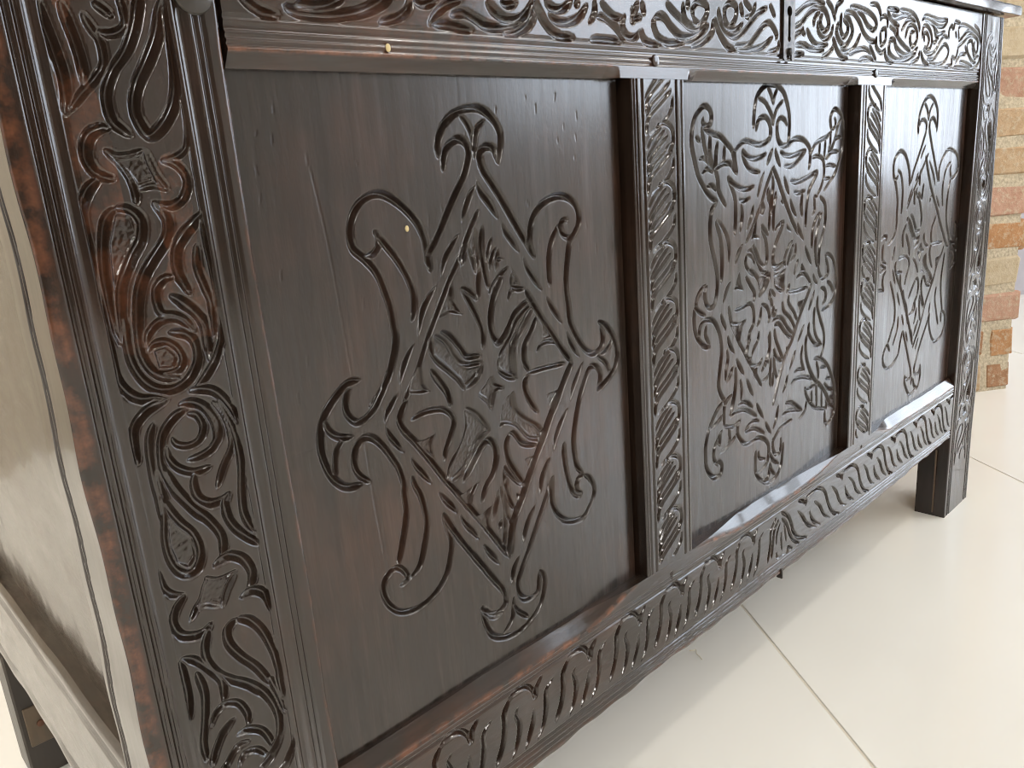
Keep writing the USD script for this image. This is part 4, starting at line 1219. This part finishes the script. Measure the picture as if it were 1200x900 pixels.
p_bot = obj('bottom_rail', (V, F), W_H, chest, smooth=True, wear=padwear(len(V), np.clip(w, 0, 1).ravel()))

# muntins
unit = [('4.4', [(-2, .6), (6, 2.4), (15, -2.4), (15.6, -13.4), (8, -22)]), ('3.6', [(0, -1.2), (-12, -8.5), (-20, -17)]),
        ('3.4', [(9, -7.3), (-4, -16), (-16, -25.6), (-21, -36.6)]), ('4.0', [(14.4, -19.5), (0, -29), (-16, -40), (-20, -52)]),
        ('3.4', [(5, -2.6), (-6, -11), (-17, -22), (-20, -27)]), ('3.2', [(13, -13.0), (0, -22.2), (-14, -31.5), (-20, -44)]),
        ('3.6', [(16, -24.4), (14, -34), (2, -44), (-14, -52)]), ('6', [(-3.5, 2), (-1, -1.5)])]
def muntin(xa, xb, cx, curls, mirror, lines, half):
    X, Z = grid(xa, xb, lambda x: zt_B(x) + .0004, .6508, 0.0009)
    T = X - cx
    H = relief(X, Z, .0004, int(cx * 100))
    for c_, w_, d in lines:
        H = np.maximum(H, vgroove(T, c_, w_, d)); H = np.maximum(H, vgroove(T, -c_, w_, d))
    cs = []
    for z in curls:
        for k, P in unit:
            P = np.array(P) * 1e-3
            cs.append((k, np.c_[np.clip(P[:, 0] * (-1 if mirror else 1) + (-.001 if mirror else .001), -half, half), P[:, 1] + z]))
    Hc = carve(T, Z, np.zeros_like(X), [c_ for c_ in cs if c_[1][:, 1].max() < .66 and c_[1][:, 1].min() > .205], 0.62)
    H = np.maximum(H, Hc * (Z > .2365))
    e = np.clip((.0015 - np.minimum(X - xa, xb - X)) / .0015, 0, 1); H += .001 * e * e
    V, F, n = solid(X, Z, H, .022)
    obj('muntin', (V, F), W_S, chest, smooth=True, wear=np.zeros(len(V)))
C1 = [.6618, .6155, .5699, .5210, .4740, .4298, .3814, .3309, .2800]
C2 = [.6750, .6286, .5801, .5275, .4761, .4326, .3842, .3272, .2734]
muntin(.4232, .4930, .4585, C1, False, ((.0330, .0022, .0012), (.0295, .0022, .0012), (.0225, .0030, .0014)), .0185)
muntin(.8262, .8962, .8640, C2, True, ((.0300, .0020, .0009), (.0235, .0026, .0012)), .0195)

# panels
mat3 = []
P1, P3 = CV['panel1'], CV['panel3']
def inside(P, cx, cz, hw, hh, k=.97): return (np.abs(P[:, 0] - cx) / hw + np.abs(P[:, 1] - cz) / hh).max() < k
c1, c3 = (.2690, .4405), (1.0615, .4410)
for k, P in P1:
    if inside(P, c1[0], c1[1], .0835, .122):
        mat3.append((k, np.c_[c3[0] + (P[:, 0] - c1[0]) * 1.04, c3[1] + (P[:, 1] - c1[1]) * 1.035]))
for k, P in P3:
    if not inside(P, c3[0], c3[1], .087, .127, .95): mat3.append((k, P))
crack = [('1.5', np.array(c_)) for c_ in (CRACK,)] if 'CRACK' in globals() else []
p_panel = []
def panel(xa, xb, curves, step, seed, fine=(), label=None):
    X, Z = grid(xa, xb, .2280, .6535, step)
    H = relief(X, Z, .00026, seed, 16, 5) + relief(X, Z, .00006, seed + 7, 150, 9)
    H = np.maximum(H, carve(X, Z, np.zeros_like(X), curves, .78))
    H = np.maximum(H, carve(X, Z, np.zeros_like(X), fine, .25))
    V, F, n = solid(X, Z, H + PANEL_Y, PANEL_Y + .012)
    p_panel.append(obj('front_panel', (V, F), W_V, chest, smooth=True, label=label))
CRK = [('1.4', np.array(q) * 1e-4) for q in ([[1477, 6017], [1526, 5563], [1556, 5004], [1567, 4764]],[[1595, 4456], [1603, 4074], [1629, 3571]],[[883, 4432], [1092, 4412], [1272, 4420]])]
NR = np.random.default_rng(5)
NICK = []
for i in range(46):
    x, z, l = NR.uniform(.115, .41), .645 - abs(NR.normal(0, .09)), NR.uniform(.003, .010)
    NICK.append(('1.3', np.array([[x, z], [x + NR.normal(0, .0007), z - l]])))
panel(.1035, .4195, P1, .00068, 41, CRK + NICK)
panel(.4935, .8222, CV['panel2'], .0008, 42, label='middle panel with leaves at the corners of its diamond')
panel(.8968, 1.2030, mat3, .0010, 43)

# left end: panel, rails, rear post; right end and back close the box
def end_face(name, xa, xd, y0, y1, z0, z1, thick, seed, mat, ztf=None, zbf=None, arr=0.0, amp=.0004):
    Zg, Yg = np.meshgrid(np.linspace(0, 1, int((z1 - z0) / .003) + 2), np.linspace(0, 1, int((y1 - y0) / .003) + 2), indexing='ij')
    Y = y0 + (y1 - y0) * Yg
    zb = z0 + (zbf(Y) if zbf else 0); zt = z1 + (ztf(Y) if ztf else 0)
    Zq = zb + (zt - zb) * Zg
    Hh = relief(Y, Zq, amp, seed, 20, 20)
    if arr:
        t = np.clip((arr - (zt - Zq)) / arr, 0, 1); Hh = Hh + .004 * t * t
        Hh = np.maximum(Hh, vgroove(zt - Zq, .017, .004, .002)); Hh = np.maximum(Hh, vgroove(zt - Zq, .011, .003, .0015))
        Hh = np.maximum(Hh, vgroove(Zq - zb, .010, .004, .002)); Hh = np.maximum(Hh, vgroove(Zq - zb, .015, .003, .0015))
    # solid() works in x/y/z: turn it a quarter about z (x -> -y)
    V, F, n = solid(-Y[:, ::-1], Zq[:, ::-1], Hh[:, ::-1], thick)
    V = np.c_[xa + xd * V[:, 1], -V[:, 0], V[:, 2]]
    if xd < 0: F = F[:, ::-1]
    return obj(name, (V, F), mat, chest, smooth=True)
end_face('end_panel', .0125, 1, .046, .503, .262, .668, .012, 51, W_E, amp=.0007)
end_face('end_rail', .0, 1, .056, .500, .168, .276, .030, 52, W_E, zbf=lambda y: .0025 * np.sin(y * 23) + .0015 * np.sin(y * 71), ztf=lambda y: .0008 * np.sin(y * 40), arr=.006)
end_face('end_rail', .0, 1, .056, .500, .660, .747, .030, 53, W_E, arr=.006)
def rear_post(x0, x1):
    return obj('rear_post', bx(x0, x1, .5005, .556, 0.0, TOPZ, .002), W_D, chest)
rp = rear_post(.0005, .062)
obj('wood_patch', bx(.006, .030, .4985, .506, .040, .086, .0008), W_P, rp, label='paler square patch of wood with a rusty nail')
obj('nail_head', cyl(.0038, .4965, .502, .019, .064, n=12, dome=.001), RUST, rp)
rear_post(1.240, 1.3015)
end_face('end_panel', 1.289, -1, .046, .503, .262, .668, .012, 54, W_E)
end_face('end_rail', 1.3015, -1, .046, .500, .150, .276, .030, 55, W_E, arr=.006)
end_face('end_rail', 1.3015, -1, .046, .500, .660, .747, .030, 56, W_E, arr=.006)
obj('back_board', bx(.062, 1.240, .528, .548, .15, TOPZ, .001), W_D, chest)
obj('bottom_board', bx(.032, 1.268, .034, .526, .172, .190, .001), W_D, chest)
# lid with a thumb-moulded edge
pr = [(.0, .0015), (.0015, .0), (.010, .0), (.014, .004), (.0155, .0095), (.014, .0125), (.010, .0140), (.0, .0140)]
def lid_mesh(x0, x1, y0, y1, z0, z1):
    h = z1 - z0
    prof = [(0.0035, 0.0), (0.0005, .0012), (0, .003), (0, h - .004), (.0012, h - .0012), (.004, h)]
    rings = []
    for ins, zz in prof:
        n = 60
        xs = np.linspace(x0 + ins, x1 - ins, n); ys = np.linspace(y0 + ins, y1 - ins, 24)
        ring = np.vstack([np.c_[xs, np.full(n, y0 + ins)], np.c_[np.full(24, x1 - ins), ys][1:], np.c_[xs[::-1], np.full(n, y1 - ins)][1:], np.c_[np.full(24, x0 + ins), ys[::-1]][1:-1]])
        jit = .0006 * np.sin(ring[:, 0] * 47) + .0004 * np.sin(ring[:, 0] * 131)
        rings.append(np.c_[ring[:, 0], ring[:, 1] + jit * (ring[:, 1] < .1), np.full(len(ring), z0 + zz)])
    k = len(rings[0]); V = np.vstack(rings); F = []
    for r in range(len(rings) - 1):
        i = np.arange(k); j = (i + 1) % k
        F += [np.c_[r * k + i, r * k + j, (r + 1) * k + j], np.c_[r * k + i, (r + 1) * k + j, (r + 1) * k + i]]
    cb, ct = len(V), len(V) + 1
    V = np.vstack([V, [[(x0 + x1) / 2, (y0 + y1) / 2, z0], [(x0 + x1) / 2, (y0 + y1) / 2, z1]]])
    i = np.arange(k); j = (i + 1) % k; t = (len(rings) - 1) * k
    F += [np.c_[np.full(k, cb), j, i], np.c_[np.full(k, ct), t + i, t + j]]
    return V, np.vstack(F)
obj('lid', lid_mesh(-.024, 1.329, -.0125, .572, .7495, .7640), W_H, chest, smooth=40)

# small things: a nail under the bottom rail, drops of wax, a wisp of fluff on the floor
obj('nail', bx(.6643, .6668, -.0012, .006, .1235, .1355, .0006), IRON, p_bot, label='dark nail end below the palmette')
WAX = plain('old_wax', (0.50, 0.40, 0.20), rough=0.5)
def drop(x, z, y, r, parent):
    m = trimesh.creation.icosphere(subdivisions=2, radius=1.0)
    v = np.array(m.vertices) * np.array([r, .0007, r * 1.4]) + np.array([x, y, z])
    obj('wax_drop', (v, np.array(m.faces)), WAX, parent, smooth=True, label='yellow drop of old wax')
drop(0.2093, 0.5610, PANEL_Y, .0014, p_panel[0])
drop(0.2020, 0.6637, .0012, .0017, p_top)
def thread(pts, r):
    S = smooth_curve(np.array([p[:2] for p in pts]), .0012)[0]
    h = np.interp(np.linspace(0, 1, len(S)), np.linspace(0, 1, len(pts)), [p[2] for p in pts])
    V, F, n = [], [], 6
    for (x, y), z in zip(S, h):
        for k in range(n): V.append([x + r * math.cos(k * 2 * math.pi / n), y, z + r * math.sin(k * 2 * math.pi / n)])
    for i in range(len(S) - 1):
        for k in range(n):
            A, B = i * n + k, i * n + (k + 1) % n
            F += [[A, A + n, B + n], [A, B + n, B]]
    return np.array(V), np.array(F)
FLUFF = plain('fluff', (0.66, 0.60, 0.48), rough=0.9)
obj('fluff', thread([(.6359, .1050, .0007), (.6385, .1015, .0014), (.6411, .0986, .0020), (.6350, .0940, .0014), (.6334, .0886, .0011), (.6305, .0833, .0007)], .0007), FLUFF,
    label='pale wisp of fluff on the floor in the shadow of the chest', cat='fluff')
